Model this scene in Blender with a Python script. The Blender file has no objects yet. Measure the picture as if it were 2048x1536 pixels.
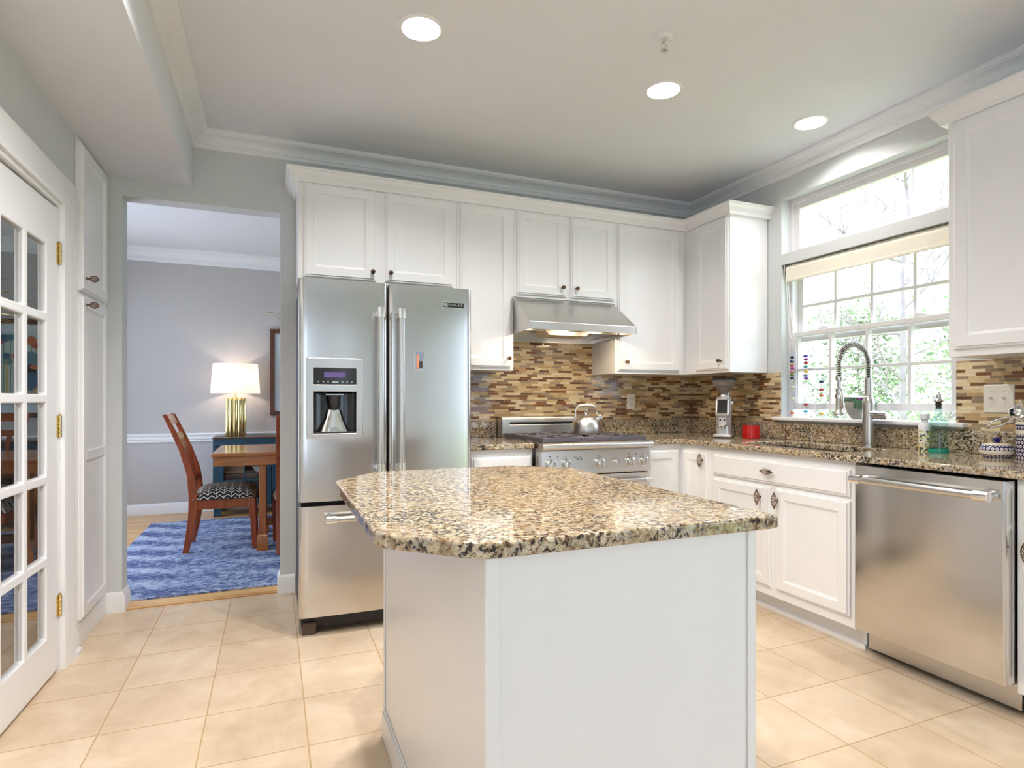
import bpy, bmesh, math, random
from math import sin, cos, pi, radians as R
from mathutils import Vector as V, Matrix

sc = bpy.context.scene
COL = sc.collection
rnd = random.Random(7)

# ------------------------------------------------------------------ camera, sky, exposure
cam_d = bpy.data.cameras.new('camera')
cam = bpy.data.objects.new('camera', cam_d)
COL.objects.link(cam)
cam_d.sensor_fit = 'HORIZONTAL'
cam_d.sensor_width = 36.0
cam_d.lens = 36.0 * 1176 / 2048
cam_d.shift_y = 32.0 / 2048
cam_d.clip_start = 0.05
cam.location = (0, 0, 1.18)
cam.rotation_euler = (pi / 2, 0, -math.atan(478 / 1176))
sc.camera = cam

world = bpy.data.worlds.new('sky')
sc.world = world
world.use_nodes = True
bg = world.node_tree.nodes['Background']
bg.inputs[0].default_value = (0.68, 0.81, 1.0, 1)
bg.inputs[1].default_value = 2.3

sun_d = bpy.data.lights.new('sun', 'SUN')
sun_d.energy = 3.0
sun_d.angle = R(2)
sun_d.color = (1, .95, .86)
sun = bpy.data.objects.new('sun', sun_d)
COL.objects.link(sun)
sun.rotation_euler = (R(-36), R(-6), 0)      # high, from beyond the dining room

sc.view_settings.view_transform = 'Standard'
sc.view_settings.look = 'None'
sc.view_settings.gamma = 1
sc.view_settings.use_curve_mapping = False
sc.view_settings.exposure = 1.27
CAN = 8.0           # watts of each ceiling light
HOODL = 60.0
sc.cycles.max_bounces = 10
sc.cycles.diffuse_bounces = 5
sc.cycles.transparent_max_bounces = 16
sc.cycles.caustics_reflective = False
sc.cycles.sample_clamp_indirect = 6.0

# ------------------------------------------------------------------ node helpers
class G:
    def __init__(s, name):
        s.mat = bpy.data.materials.new(name)
        s.mat.use_nodes = True
        s.t = s.mat.node_tree
        s.p = s.t.nodes['Principled BSDF']
        s.out = s.t.nodes['Material Output']
    def n(s, kind, **kw):
        x = s.t.nodes.new(kind)
        for k, v in kw.items(): setattr(x, k, v)
        return x
    def put(s, sock, v):
        if isinstance(v, bpy.types.NodeSocket): s.t.links.new(v, sock)
        elif isinstance(v, (tuple, list)) and len(v) == 3 and sock.type == 'RGBA': sock.default_value = (*v, 1)
        else: sock.default_value = v
    def m(s, op, a, b=None, c=None):
        x = s.n('ShaderNodeMath', operation=op)
        s.put(x.inputs[0], a)
        if b is not None: s.put(x.inputs[1], b)
        if c is not None: s.put(x.inputs[2], c)
        return x.outputs[0]
    def obj(s): return s.n('ShaderNodeTexCoord').outputs['Object']
    def xyz(s, v):
        x = s.n('ShaderNodeSeparateXYZ'); s.put(x.inputs[0], v); return x.outputs
    def comb(s, a, b, c):
        x = s.n('ShaderNodeCombineXYZ')
        for i, q in enumerate((a, b, c)): s.put(x.inputs[i], q)
        return x.outputs[0]
    def scale(s, v, k):
        x = s.n('ShaderNodeMapping'); s.put(x.inputs[0], v); x.inputs['Scale'].default_value = k; return x.outputs[0]
    def noise(s, v, sc_, det=2, rough=.5, dist=0):
        x = s.n('ShaderNodeTexNoise'); s.put(x.inputs['Vector'], v)
        x.inputs['Scale'].default_value = sc_; x.inputs['Detail'].default_value = det
        x.inputs['Roughness'].default_value = rough; x.inputs['Distortion'].default_value = dist
        return x.outputs[0]
    def white(s, v):
        x = s.n('ShaderNodeTexWhiteNoise', noise_dimensions='3D'); s.put(x.inputs[0], v); return x.outputs[0]
    def ramp(s, f, stops, mode='LINEAR'):
        x = s.n('ShaderNodeValToRGB'); cr = x.color_ramp; cr.interpolation = mode
        while len(cr.elements) < len(stops): cr.elements.new(.5)
        for e, (p, c) in zip(cr.elements, stops):
            e.position = p; e.color = (*c, 1) if len(c) == 3 else c
        s.put(x.inputs[0], f); return x.outputs[0]
    def mix(s, f, a, b, mode='MIX'):
        x = s.n('ShaderNodeMix', data_type='RGBA', blend_type=mode)
        s.put(x.inputs[0], f); s.put(x.inputs[6], a); s.put(x.inputs[7], b); return x.outputs[2]
    def bump(s, h, strength=.3, dist=.002):
        x = s.n('ShaderNodeBump'); s.put(x.inputs['Height'], h)
        x.inputs['Strength'].default_value = strength; x.inputs['Distance'].default_value = dist
        s.t.links.new(x.outputs[0], s.p.inputs['Normal'])
    def set(s, col=None, rough=None, metal=None, **kw):
        if col is not None: s.put(s.p.inputs['Base Color'], col)
        if rough is not None: s.put(s.p.inputs['Roughness'], rough)
        if metal is not None: s.put(s.p.inputs['Metallic'], metal)
        for k, v in kw.items(): s.put(s.p.inputs[k.replace('_', ' ')], v)
        return s.mat

def srgb(r, g, b):
    f = lambda c: (c / 255 / 12.92) if c / 255 < .04045 else ((c / 255 + .055) / 1.055) ** 2.4
    return (f(r), f(g), f(b))

def plain(name, col, rough=.5, metal=0, var=.03, **kw):
    g = G(name)
    c = g.obj(); nz = g.noise(c, 9, 3)
    lo = tuple(x * (1 - var) for x in col); hi = tuple(min(1, x * (1 + var)) for x in col)
    return g.set(g.ramp(nz, [(.3, lo), (.7, hi)]), rough, metal, **kw)

def paint(name, col, rough=.4, brush=True):
    g = G(name); c = g.obj()
    nz = g.noise(c, 6, 2)
    lo = tuple(x * .985 for x in col)
    g.set(g.ramp(nz, [(.3, lo), (.7, col)]), rough)
    if brush: g.bump(g.noise(g.scale(c, (160, 160, 9)), 1.0, 3), .12, .001)
    else: g.bump(g.noise(c, 260, 2), .06, .001)
    return g.mat

def emit(name, col, st):
    g = G(name); g.set((0, 0, 0), .5)
    g.p.inputs['Emission Color'].default_value = (*col, 1); g.p.inputs['Emission Strength'].default_value = st
    return g.mat

def pane_mat(name, ior=1.5, tint=(1, 1, 1)):
    g = G(name); g.t.nodes.remove(g.p)
    tr = g.n('ShaderNodeBsdfTransparent'); tr.inputs[0].default_value = (*tint, 1)
    gl = g.n('ShaderNodeBsdfGlossy'); gl.inputs['Roughness'].default_value = .0; gl.inputs[0].default_value = (1, 1, 1, 1)
    fr = g.n('ShaderNodeFresnel'); fr.inputs[0].default_value = ior
    mx = g.n('ShaderNodeMixShader')
    ge = g.n('ShaderNodeNewGeometry'); g.t.links.new(g.m('MULTIPLY', fr.outputs[0], g.m('SUBTRACT', 1, ge.outputs['Backfacing'])), mx.inputs[0]); g.t.links.new(tr.outputs[0], mx.inputs[1]); g.t.links.new(gl.outputs[0], mx.inputs[2])
    g.t.links.new(mx.outputs[0], g.out.inputs[0])
    return g.mat

def steel(name, col=(.60, .585, .565), rough=.27, grain=(3, 3, 900), aniso=.0):
    g = G(name); c = g.obj()
    nz = g.noise(g.scale(c, grain), 1.0, 3, .6)
    g.set(col, g.m('MULTIPLY_ADD', nz, .06, rough - .03), 1.0)
    if aniso:
        g.p.inputs['Anisotropic'].default_value = aniso
        tn = g.n('ShaderNodeTangent', direction_type='RADIAL', axis='Z')
        g.t.links.new(tn.outputs[0], g.p.inputs['Tangent'])
    g.bump(nz, .012, .0002)
    return g.mat

def granite(name, tone=1.0):
    g = G(name); c = g.obj()
    big = g.noise(c, 9, 3, .55, .4)
    mid = g.noise(c, 46, 5, .68, .5)
    fine = g.noise(c, 95, 4, .66, .4)
    base = g.ramp(g.m('MULTIPLY_ADD', big, .3, g.m('MULTIPLY', mid, .7)),
                  [(.37, srgb(140, 116, 88)), (.45, srgb(176, 156, 124)), (.52, srgb(202, 186, 156)), (.62, srgb(216, 205, 184))])
    grey = g.mix(g.ramp(g.noise(c, 38, 4, .62, .5), [(.51, (0, 0, 0)), (.62, (.85,) * 3)]), base, srgb(166, 160, 150))
    brown = g.mix(g.ramp(g.noise(c, 60, 5, .7, .5), [(.50, (0, 0, 0)), (.59, (.92,) * 3)]), grey, srgb(122, 90, 60))
    sp = g.m('MULTIPLY_ADD', big, .30, g.m('MULTIPLY', fine, .78))
    dark = g.mix(g.ramp(sp, [(.565, (0, 0, 0)), (.62, (1, 1, 1))]), brown, srgb(50, 42, 40))
    if tone != 1: dark = g.mix(1.0, dark, (tone,) * 3, 'MULTIPLY')
    return g.set(dark, .05)

def mosaic(name):
    g = G(name); x, y, z = g.xyz(g.obj())
    h = .0164
    row = g.m('FLOOR', g.m('DIVIDE', z, h)); fz = g.m('FRACT', g.m('DIVIDE', z, h))
    w = g.m('MULTIPLY_ADD', row, 7.313, g.m('ADD', x, y))
    vo = g.n('ShaderNodeTexVoronoi', voronoi_dimensions='1D'); g.put(vo.inputs['W'], w); vo.inputs['Scale'].default_value = 12.5
    ve = g.n('ShaderNodeTexVoronoi', voronoi_dimensions='1D', feature='DISTANCE_TO_EDGE'); g.put(ve.inputs['W'], w); ve.inputs['Scale'].default_value = 12.5
    r, gg, b = g.xyz(vo.outputs['Color'])
    col = g.ramp(r, [(0, srgb(214, 190, 146)), (.19, srgb(232, 214, 176)), (.36, srgb(190, 158, 112)), (.50, srgb(140, 120, 98)),
                     (.61, srgb(122, 74, 40)), (.77, srgb(160, 142, 118)), (.86, srgb(88, 52, 32)), (.95, srgb(205, 176, 128))], 'CONSTANT')
    stain = g.noise(g.comb(w, row, z), 45, 3, .6)
    col = g.mix(g.ramp(stain, [(.35, (.25,) * 3), (.7, (0, 0, 0))]), col, srgb(150, 118, 80))
    gr = g.m('MAXIMUM', g.m('LESS_THAN', fz, .085), g.m('LESS_THAN', ve.outputs['Distance'], .014))
    col = g.mix(gr, col, srgb(196, 178, 146))
    gl = g.m('GREATER_THAN', gg, .45)
    ro = g.m('MULTIPLY_ADD', gl, -.30, .40)
    g.set(col, g.m('MAXIMUM', ro, g.m('MULTIPLY', gr, .8)))
    g.bump(g.m('SUBTRACT', 1, gr), .6, .0015)
    return g.mat

def floor_tile(name):
    g = G(name); c = g.obj(); x, y, z = g.xyz(c)
    tx = g.m('DIVIDE', g.m('ADD', x, .573), .3427); ty = g.m('DIVIDE', g.m('SUBTRACT', y, 1.431), .345)
    fx = g.m('FRACT', tx); fy = g.m('FRACT', ty)
    e = g.m('MINIMUM', g.m('MINIMUM', fx, g.m('SUBTRACT', 1, fx)), g.m('MINIMUM', fy, g.m('SUBTRACT', 1, fy)))
    gr = g.m('LESS_THAN', e, .0075)
    cell = g.white(g.comb(g.m('FLOOR', tx), g.m('FLOOR', ty), 0))
    cl = g.m('ADD', g.m('MULTIPLY', g.noise(c, 5, 5, .65, .5), .8), g.m('MULTIPLY', cell, .14))
    col = g.ramp(cl, [(.30, srgb(206, 181, 150)), (.50, srgb(220, 197, 168)), (.68, srgb(230, 211, 186))])
    col = g.mix(gr, col, srgb(190, 158, 118))
    g.set(col, g.m('MULTIPLY_ADD', gr, .35, .30))
    g.bump(g.m('SUBTRACT', g.m('MULTIPLY', g.noise(c, 14, 4), .25), gr), .35, .0025)
    return g.mat

def wood(name, c0, c1, axis='x', rough=.25, k=1.0):
    g = G(name); c = g.obj()
    st = {'x': (2.5, 34, 34), 'y': (34, 2.5, 34), 'z': (34, 34, 2.5)}[axis]
    nz = g.noise(g.scale(c, tuple(q * k for q in st)), 1.0, 5, .6, 1.2)
    g.set(g.ramp(nz, [(.3, c0), (.7, c1)]), rough)
    g.bump(nz, .08, .001)
    return g.mat

def planks(name):
    g = G(name); c = g.obj(); x, y, z = g.xyz(c)
    ty = g.m('DIVIDE', y, .083); row = g.m('FLOOR', ty)
    tx = g.m('ADD', g.m('DIVIDE', x, .95), g.m('MULTIPLY', row, .377))
    cell = g.white(g.comb(g.m('FLOOR', tx), row, 0))
    nz = g.noise(g.scale(c, (2, 30, 30)), 1.0, 5, .6, 1.0)
    f = g.m('ADD', g.m('MULTIPLY', nz, .6), g.m('MULTIPLY', cell, .35))
    col = g.ramp(f, [(.25, srgb(200, 150, 92)), (.75, srgb(232, 190, 132))])
    fy = g.m('FRACT', ty); col = g.mix(g.m('LESS_THAN', fy, .025), col, srgb(140, 92, 50))
    return g.set(col, .28)

def rug_mat(name):
    g = G(name); c = g.obj(); x, y, z = g.xyz(c)
    w1 = g.noise(c, 4.5, 4, .6, .8); w2 = g.noise(g.scale(c, (1, 1.7, 1)), 22, 5, .75, .9)
    def ring(cx, cy, f):
        d = g.m('SQRT', g.m('ADD', g.m('POWER', g.m('ABSOLUTE', g.m('SUBTRACT', x, cx)), 2), g.m('POWER', g.m('ABSOLUTE', g.m('MULTIPLY', g.m('SUBTRACT', y, cy), .8)), 2)))
        return g.m('SINE', g.m('MULTIPLY_ADD', w1, 5, g.m('MULTIPLY', d, f)))
    r = g.m('ADD', ring(-.35, 5.25, 24), ring(.3, 4.5, 26))
    f = g.m('ADD', g.m('MULTIPLY', r, .055), g.m('MULTIPLY_ADD', w2, 1.15, -.06))
    col = g.ramp(f, [(.36, srgb(58, 72, 116)), (.46, srgb(88, 104, 150)), (.53, srgb(132, 148, 184)), (.62, srgb(176, 186, 208))])
    g.set(col, .95); g.bump(g.noise(c, 300, 2), .5, .004)
    return g.mat

def maze_mat(name):
    g = G(name); c = g.obj(); x, y, z = g.xyz(c)
    # interlocking six-sided key pattern, cream line on black
    u = g.m('DIVIDE', x, .055); row = g.m('FLOOR', u)
    v = g.m('ADD', g.m('DIVIDE', g.m('ADD', y, g.m('MULTIPLY', z, .6)), .062), g.m('MULTIPLY', row, .5))
    zig = g.m('ABSOLUTE', g.m('SUBTRACT', g.m('FRACT', u), .5))
    s1 = g.m('ABSOLUTE', g.m('SUBTRACT', g.m('FRACT', g.m('ADD', g.m('MULTIPLY', v, 2), g.m('MULTIPLY', zig, 1.6))), .5))
    a = g.m('LESS_THAN', s1, .13)
    b = g.m('MULTIPLY', g.m('LESS_THAN', g.m('ABSOLUTE', g.m('SUBTRACT', g.m('FRACT', u), .04)), .05), g.m('LESS_THAN', g.m('FRACT', v), .62))
    col = g.mix(g.m('MAXIMUM', a, b), srgb(22, 20, 24), srgb(206, 196, 184))
    return g.set(col, .85)

def pottery_mat(name, R0):
    g = G(name); c = g.obj(); x, y, z = g.xyz(c)
    an = g.m('ARCTAN2', y, x)
    u = g.m('MULTIPLY', an, R0 / .0165); v = g.m('DIVIDE', z, .0165)
    rw = g.m('FLOOR', v)
    fu = g.m('SUBTRACT', g.m('FRACT', g.m('ADD', u, g.m('MULTIPLY', rw, .5))), .5); fv = g.m('SUBTRACT', g.m('FRACT', v), .5)
    d = g.m('SQRT', g.m('ADD', g.m('MULTIPLY', fu, fu), g.m('MULTIPLY', fv, fv)))
    col = g.ramp(d, [(0, srgb(60, 60, 130)), (.10, srgb(225, 218, 205)), (.19, srgb(90, 84, 140)), (.25, srgb(225, 218, 205)), (.38, srgb(38, 34, 92))], 'CONSTANT')
    return g, col, z

def trees_leaf(name, c0, c1):
    g = G(name); w = g.noise(g.obj(), 2.0, 3)
    g.set(g.ramp(w, [(.3, c0), (.7, c1)]), .7)
    return g.mat

# ------------------------------------------------------------------ materials
M = {}
WHITE = srgb(237, 237, 237)
M['white'] = paint('cabinet_white', WHITE, .26)
M['trim'] = paint('trim_white', srgb(236, 237, 238), .35, False)
M['wall'] = paint('wall_grey', srgb(208, 211, 211), .75, False)
M['dwall'] = paint('dining_grey', srgb(188, 184, 182), .75, False)
M['ceil'] = paint('ceiling_white', srgb(226, 228, 233), .8, False)
M['steel'] = steel('steel_brushed', rough=.19, grain=(2, 2, 1800), aniso=.6)
M['steelv'] = steel('steel_plain', (.64, .62, .60), .22, (200, 200, 4))
M['kettle'] = steel('kettle_steel', (.62, .585, .55), .30, (400, 400, 3))
M['steelh'] = steel('steel_hood', (.64, .615, .585), .30, (3, 600, 600))
M['chrome'] = plain('chrome', (.78, .77, .76), .10, 1, 0)
M['nickel'] = plain('nickel', (.58, .56, .53), .24, 1, 0)
M['bronze'] = plain('bronze_dark', srgb(128, 102, 82), .36, .85)
M['brass'] = plain('brass', srgb(226, 202, 142), .18, 1)
M['gold'] = plain('gold_foil', srgb(226, 208, 150), .14, 1)
M['black'] = plain('black_gloss', (.012, .012, .013), .12)
M['dark'] = plain('black_matte', (.02, .018, .017), .6)
M['iron'] = plain('cast_iron', srgb(92, 74, 66), .5, .3)
M['grate'] = plain('grate_grey', srgb(110, 106, 110), .4, .5)
M['granite'] = granite('granite')
M['mosaic'] = mosaic('mosaic_tile')
M['tile'] = floor_tile('floor_tile')
M['planks'] = planks('oak_planks')
M['oak'] = wood('oak_table', srgb(152, 88, 36), srgb(186, 116, 54), 'x', .18)
M['oakz'] = wood('oak_table_upright', srgb(146, 82, 32), srgb(180, 108, 48), 'z', .25)
M['cherry'] = wood('cherry_wood', srgb(122, 52, 22), srgb(164, 78, 34), 'z', .25)
M['cherryx'] = wood('cherry_wood_rail', srgb(122, 52, 22), srgb(164, 78, 34), 'y', .25)
M['teal'] = wood('teal_wood', srgb(22, 50, 66), srgb(38, 76, 92), 'x', .35)
M['tealtop'] = wood('brown_edge', srgb(70, 38, 24), srgb(104, 60, 36), 'x', .3)
M['rug'] = rug_mat('rug_blue')
M['maze'] = maze_mat('maze_fabric')
M['pane'] = pane_mat('window_pane', 1.45)
M['doorpane'] = pane_mat('door_pane', 7.0, (.8, .8, .8))
M['glass'] = pane_mat('clear_glass', 1.36, (.93, .95, .965))
M['shade'] = None
M['bulb'] = emit('bulb_glow', (1, .95, .88), 6.0)
M['hoodbulb'] = emit('hood_glow', (1, .78, .52), HOODL)
M['lampbulb'] = emit('lamp_glow', (1, .80, .62), 40)
M['screen'] = emit('display_glow', (.16, .10, .32), .35)
M['plastic'] = plain('ivory_plastic', srgb(232, 226, 214), .35)
M['blind'] = plain('blind_fabric', srgb(236, 230, 214), .8)
M['vinyl'] = plain('window_vinyl', srgb(228, 226, 226), .4)
M['red'] = plain('red_enamel', srgb(176, 16, 12), .18)
M['soil'] = plain('stone_pot', srgb(172, 168, 160), .8, 0, .12)
M['bluevein'] = plain('cobalt', srgb(36, 32, 96), .2)
M['cream'] = plain('cream_glaze', srgb(228, 220, 200), .25)
M['concrete'] = plain('outdoor_ground', srgb(150, 165, 110), .9, 0, .2)
M['bark'] = plain('bark', srgb(150, 140, 138), .9, 0, .15)

g = G('lamp_shade'); g.t.nodes.remove(g.p)
df = g.n('ShaderNodeBsdfDiffuse'); df.inputs[0].default_value = (.86, .83, .80, 1)
tl = g.n('ShaderNodeBsdfTranslucent'); tl.inputs[0].default_value = (.86, .80, .74, 1)
mx = g.n('ShaderNodeMixShader'); mx.inputs[0].default_value = .5
g.t.links.new(df.outputs[0], mx.inputs[1]); g.t.links.new(tl.outputs[0], mx.inputs[2]); g.t.links.new(mx.outputs[0], g.out.inputs[0])
M['shade'] = g.mat

# ------------------------------------------------------------------ mesh builder
class MB:
    def __init__(s): s.b = bmesh.new(); s.mi = 0
    def face(s, vs):
        try:
            f = s.b.faces.new(vs); f.material_index = s.mi; f.smooth = True; return f
        except ValueError: return None
    def pt(s, p): return s.b.verts.new(p)
    def loops(s, loops, caps=(True, True), closed=True):
        L = [[s.pt(p) for p in lp] for lp in loops]; n = len(L[0])
        for a, b in zip(L, L[1:]):
            for i in range(n if closed else n - 1):
                j = (i + 1) % n; s.face((a[i], a[j], b[j], b[i]))
        if caps[0]: s.face(list(reversed(L[0])))
        if caps[1]: s.face(L[-1])
        return s
    def box(s, x0, x1, y0, y1, z0, z1):
        q = lambda z: [(x0, y0, z), (x1, y0, z), (x1, y1, z), (x0, y1, z)]
        return s.loops([q(z0), q(z1)])
    def prism(s, poly, axis, a, b):
        f = {'x': lambda p, t: (t, p[0], p[1]), 'y': lambda p, t: (p[0], t, p[1]), 'z': lambda p, t: (p[0], p[1], t)}[axis]
        return s.loops([[f(p, a) for p in poly], [f(p, b) for p in poly]])
    def lathe(s, prof, c=(0, 0, 0), seg=32, axis='z', caps=(True, True)):
        c = V(c)
        def P(r, h, t):
            a, b = r * cos(t), r * sin(t)
            return c + V({'z': (a, b, h), 'y': (a, h, b), 'x': (h, a, b)}[axis])
        return s.loops([[P(max(r, 1e-5), h, 2 * pi * i / seg) for i in range(seg)] for r, h in prof], caps)
    def tube(s, pts, r, seg=8, caps=True):
        pts = [V(p) for p in pts]; rs = r if isinstance(r, (list, tuple)) else [r] * len(pts)
        t0 = (pts[1] - pts[0]).normalized()
        up = V((0, 0, 1)) if abs(t0.z) < .9 else V((1, 0, 0))
        nrm = t0.cross(up).normalized(); L = []
        for i, p in enumerate(pts):
            a = pts[max(i - 1, 0)]; b = pts[min(i + 1, len(pts) - 1)]
            t = (b - a).normalized()
            nrm = (nrm - t * nrm.dot(t))
            nrm = nrm.normalized() if nrm.length > 1e-6 else t.orthogonal().normalized()
            bn = t.cross(nrm)
            L.append([p + (nrm * cos(2 * pi * k / seg) + bn * sin(2 * pi * k / seg)) * rs[i] for k in range(seg)])
        return s.loops(L, (caps, caps))
    def ball(s, c, r, seg=16, ring=10, sz=(1, 1, 1)):
        c = V(c); L = []
        for i in range(ring + 1):
            a = -pi / 2 + pi * i / ring; rr = max(cos(a), 1e-4) * r; h = sin(a) * r
            L.append([c + V((rr * cos(2 * pi * k / seg) * sz[0], rr * sin(2 * pi * k / seg) * sz[1], h * sz[2])) for k in range(seg)])
        return s.loops(L)
    def slab(s, us, vs, keep, mp, n0, n1, fn=None):
        """solid plate: grid cells (u,v) that pass keep(), extruded from n0 to n1 (+fn(u,v))"""
        us = sorted(us); vs = sorted(vs); A = {}; B = {}
        K = [[keep((us[i] + us[i + 1]) / 2, (vs[j] + vs[j + 1]) / 2) for j in range(len(vs) - 1)] for i in range(len(us) - 1)]
        def ga(i, j):
            if (i, j) not in A: A[i, j] = s.pt(mp(us[i], vs[j], n0))
            return A[i, j]
        def gb(i, j):
            if (i, j) not in B: B[i, j] = s.pt(mp(us[i], vs[j], n1 + (fn(us[i], vs[j]) if fn else 0)))
            return B[i, j]
        for i in range(len(us) - 1):
            for j in range(len(vs) - 1):
                if not K[i][j]: continue
                s.face((gb(i, j), gb(i + 1, j), gb(i + 1, j + 1), gb(i, j + 1)))
                s.face((ga(i, j + 1), ga(i + 1, j + 1), ga(i + 1, j), ga(i, j)))
                for di, dj, p, q in ((-1, 0, (i, j + 1), (i, j)), (1, 0, (i + 1, j), (i + 1, j + 1)), (0, -1, (i, j), (i + 1, j)), (0, 1, (i + 1, j + 1), (i, j + 1))):
                    a, b = i + di, j + dj
                    if a < 0 or b < 0 or a >= len(K) or b >= len(K[0]) or not K[a][b]:
                        s.face((ga(*p), ga(*q), gb(*q), gb(*p)))
        return s
    def stack(s, F, u0, u1, v0, v1, prof):
        """nested rectangles (inset, n) in the frame F: doors, plates, picture frames"""
        return s.loops([[F(u0 + d, v0 + d, n), F(u1 - d, v0 + d, n), F(u1 - d, v1 - d, n), F(u0 + d, v1 - d, n)] for d, n in prof])
    def fbox(s, F, u0, u1, v0, v1, n0, n1): return s.stack(F, u0, u1, v0, v1, [(0, n0), (0, n1)])
    def sweep(s, prof, path, closed=False):
        """profile (out, z) along a flat path, mitred; out = to the left of travel"""
        P = [V((p[0], p[1], 0)) for p in path]; n = len(P); L = []
        for i in range(n):
            d0 = (P[i] - P[i - 1]).normalized() if i > 0 or closed else None
            d1 = (P[(i + 1) % n] - P[i]).normalized() if i < n - 1 or closed else None
            d0 = d0 or d1; d1 = d1 or d0
            n0 = V((-d0.y, d0.x, 0)); n1 = V((-d1.y, d1.x, 0)); m = (n0 + n1).normalized(); k = 1 / max(m.dot(n0), .2)
            L.append([P[i] + m * (k * o) + V((0, 0, z)) for o, z in prof])
        return s.loops(L)
    def build(s, name, mats, parent=None, bev=0, sharp=35, local=False, loc=None, segs=2):
        bmesh.ops.recalc_face_normals(s.b, faces=s.b.faces)
        off = V((0, 0, 0))
        if parent is not None and not local: off = wloc(parent)
        if parent is None and loc is not None: off = V(loc)
        if off.length > 0: bmesh.ops.translate(s.b, verts=s.b.verts, vec=-off)
        me = bpy.data.meshes.new(name); s.b.to_mesh(me); s.b.free()
        me.set_sharp_from_angle(angle=R(sharp))
        for m in (mats if isinstance(mats, (list, tuple)) else [mats]): me.materials.append(m if not isinstance(m, str) else M[m])
        o = bpy.data.objects.new(name, me); COL.objects.link(o)
        if parent is not None: o.parent = parent
        elif loc is not None: o.location = loc
        if bev:
            b = o.modifiers.new('edge', 'BEVEL'); b.width = bev; b.segments = segs; b.limit_method = 'ANGLE'; b.angle_limit = R(40)
        return o

def wloc(o):
    v = V(o.location)
    while o.parent: o = o.parent; v += V(o.location)
    return v
def tag(o, label, cat, group=None, kind=None):
    o['label'] = label; o['category'] = cat
    if group: o['group'] = group
    if kind: o['kind'] = kind
    return o
def thing(name, label, cat, loc, group=None, rz=0):
    o = bpy.data.objects.new(name, None); COL.objects.link(o); o.location = loc; o.rotation_euler = (0, 0, rz)
    o.empty_display_size = .1
    return tag(o, label, cat, group)
def struct(o): o['kind'] = 'structure'; return o
def copy_tree(o, parent=None):
    c = o.copy(); COL.objects.link(c); c.parent = parent
    for ch in list(o.children): copy_tree(ch, c)
    return c
def FR(face, pos):
    """frame on a face: 'B' looks to -y at y=pos, 'Rr' looks to -x at x=pos, 'L' looks to +x, 'S' looks to +y"""
    return {'B': lambda u, v, n: V((u, pos - n, v)), 'Rr': lambda u, v, n: V((pos - n, u, v)),
            'L': lambda u, v, n: V((pos + n, u, v)), 'S': lambda u, v, n: V((u, pos + n, v)), 'U': lambda u, v, n: V((u, v, pos + n)), 'D': lambda u, v, n: V((u, v, pos - n))}[face]

# ------------------------------------------------------------------ room shell
XL, XR, YB, YF, ZC = -.86, 3.14, 3.86, -2.6, 2.74
CANS = [(.576, 2.431), (1.82, 2.454), (2.80, 2.43), (.08, 1.9), (.95, 1.3), (.0, 1.15)]  # last three are out of view, added to brighten the room

m_ = MB(); m_.slab([XL - .12, XR + .16], [YF - .14, 3.872], lambda u, v: True, lambda u, v, n: (u, v, n), -.1, 0)
struct(m_.build('floor', 'tile'))
m_ = MB(); m_.slab([-2.5, XR + .16], [3.872, 7.15], lambda u, v: True, lambda u, v, n: (u, v, n), -.1, 0.0)
struct(m_.build('floor_dining', 'planks'))

# ceiling with a round hole for every can light
b_ = bmesh.new()
def ring_edges(pts):
    vs = [b_.verts.new(p) for p in pts]
    for i in range(len(vs)): b_.edges.new((vs[i], vs[(i + 1) % len(vs)]))
ring_edges([(XL, YF, ZC), (XR, YF, ZC), (XR, YB, ZC), (XL, YB, ZC)])
for cx, cy in CANS: ring_edges([(cx + .078 * cos(2 * pi * k / 40), cy + .078 * sin(2 * pi * k / 40), ZC) for k in range(40)])
bmesh.ops.triangle_fill(b_, use_beauty=True, edges=b_.edges)
mm = MB(); mm.b.free(); mm.b = b_
ceil_o = mm.build('ceiling', 'ceil'); struct(ceil_o)
for p in ceil_o.data.polygons: p.use_smooth = False
m_ = MB(); m_.box(-2.7, XR + .3, YF - .2, 7.3, 2.95, 3.0); struct(m_.build('sky_block_slab', 'ceil'))  # first slab is unseen, added above the ceiling to block the sky
m_ = MB(); m_.box(-2.5, XR + .16, 3.98, 7.01, 2.74, 2.80); struct(m_.build('ceiling_dining', 'ceil'))

# back wall with the dining room opening
OX0, OX1, OZ = -.78, .04, 2.322
m_ = MB(); m_.slab([-2.5, OX0, OX1, XR + .16], [0, OZ, 2.95], lambda u, v: not (OX0 < u < OX1 and v < OZ), lambda u, v, n: (u, n, v), YB, 3.98)
struct(m_.build('wall_back', 'wall'))
PY0, PY1, PZ = -2.45, -.95, 2.4        # unseen opening added in the right wall to brighten the left side
# right wall with the two kitchen window openings and the added unseen ones
WY0, WY1, WZ0, WZ1, WZ2, WZ3 = 1.87, 2.955, 1.05, 2.078, 2.147, 2.515
m_ = MB(); m_.slab([YF - .14, PY0, PY1, WY0, WY1, 4.5, 6.3, 7.15], [0, .06, .6, WZ0, WZ1, WZ2, 2.2, PZ, WZ3, 2.95],
                   lambda u, v: not ((WY0 < u < WY1 and (WZ0 < v < WZ1 or WZ2 < v < WZ3)) or (PY0 < u < PY1 and .06 < v < PZ) or (4.5 < u < 6.3 and .6 < v < 2.2)), lambda u, v, n: (n, u, v), XR, XR + .16)
struct(m_.build('wall_right', 'wall'))
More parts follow.
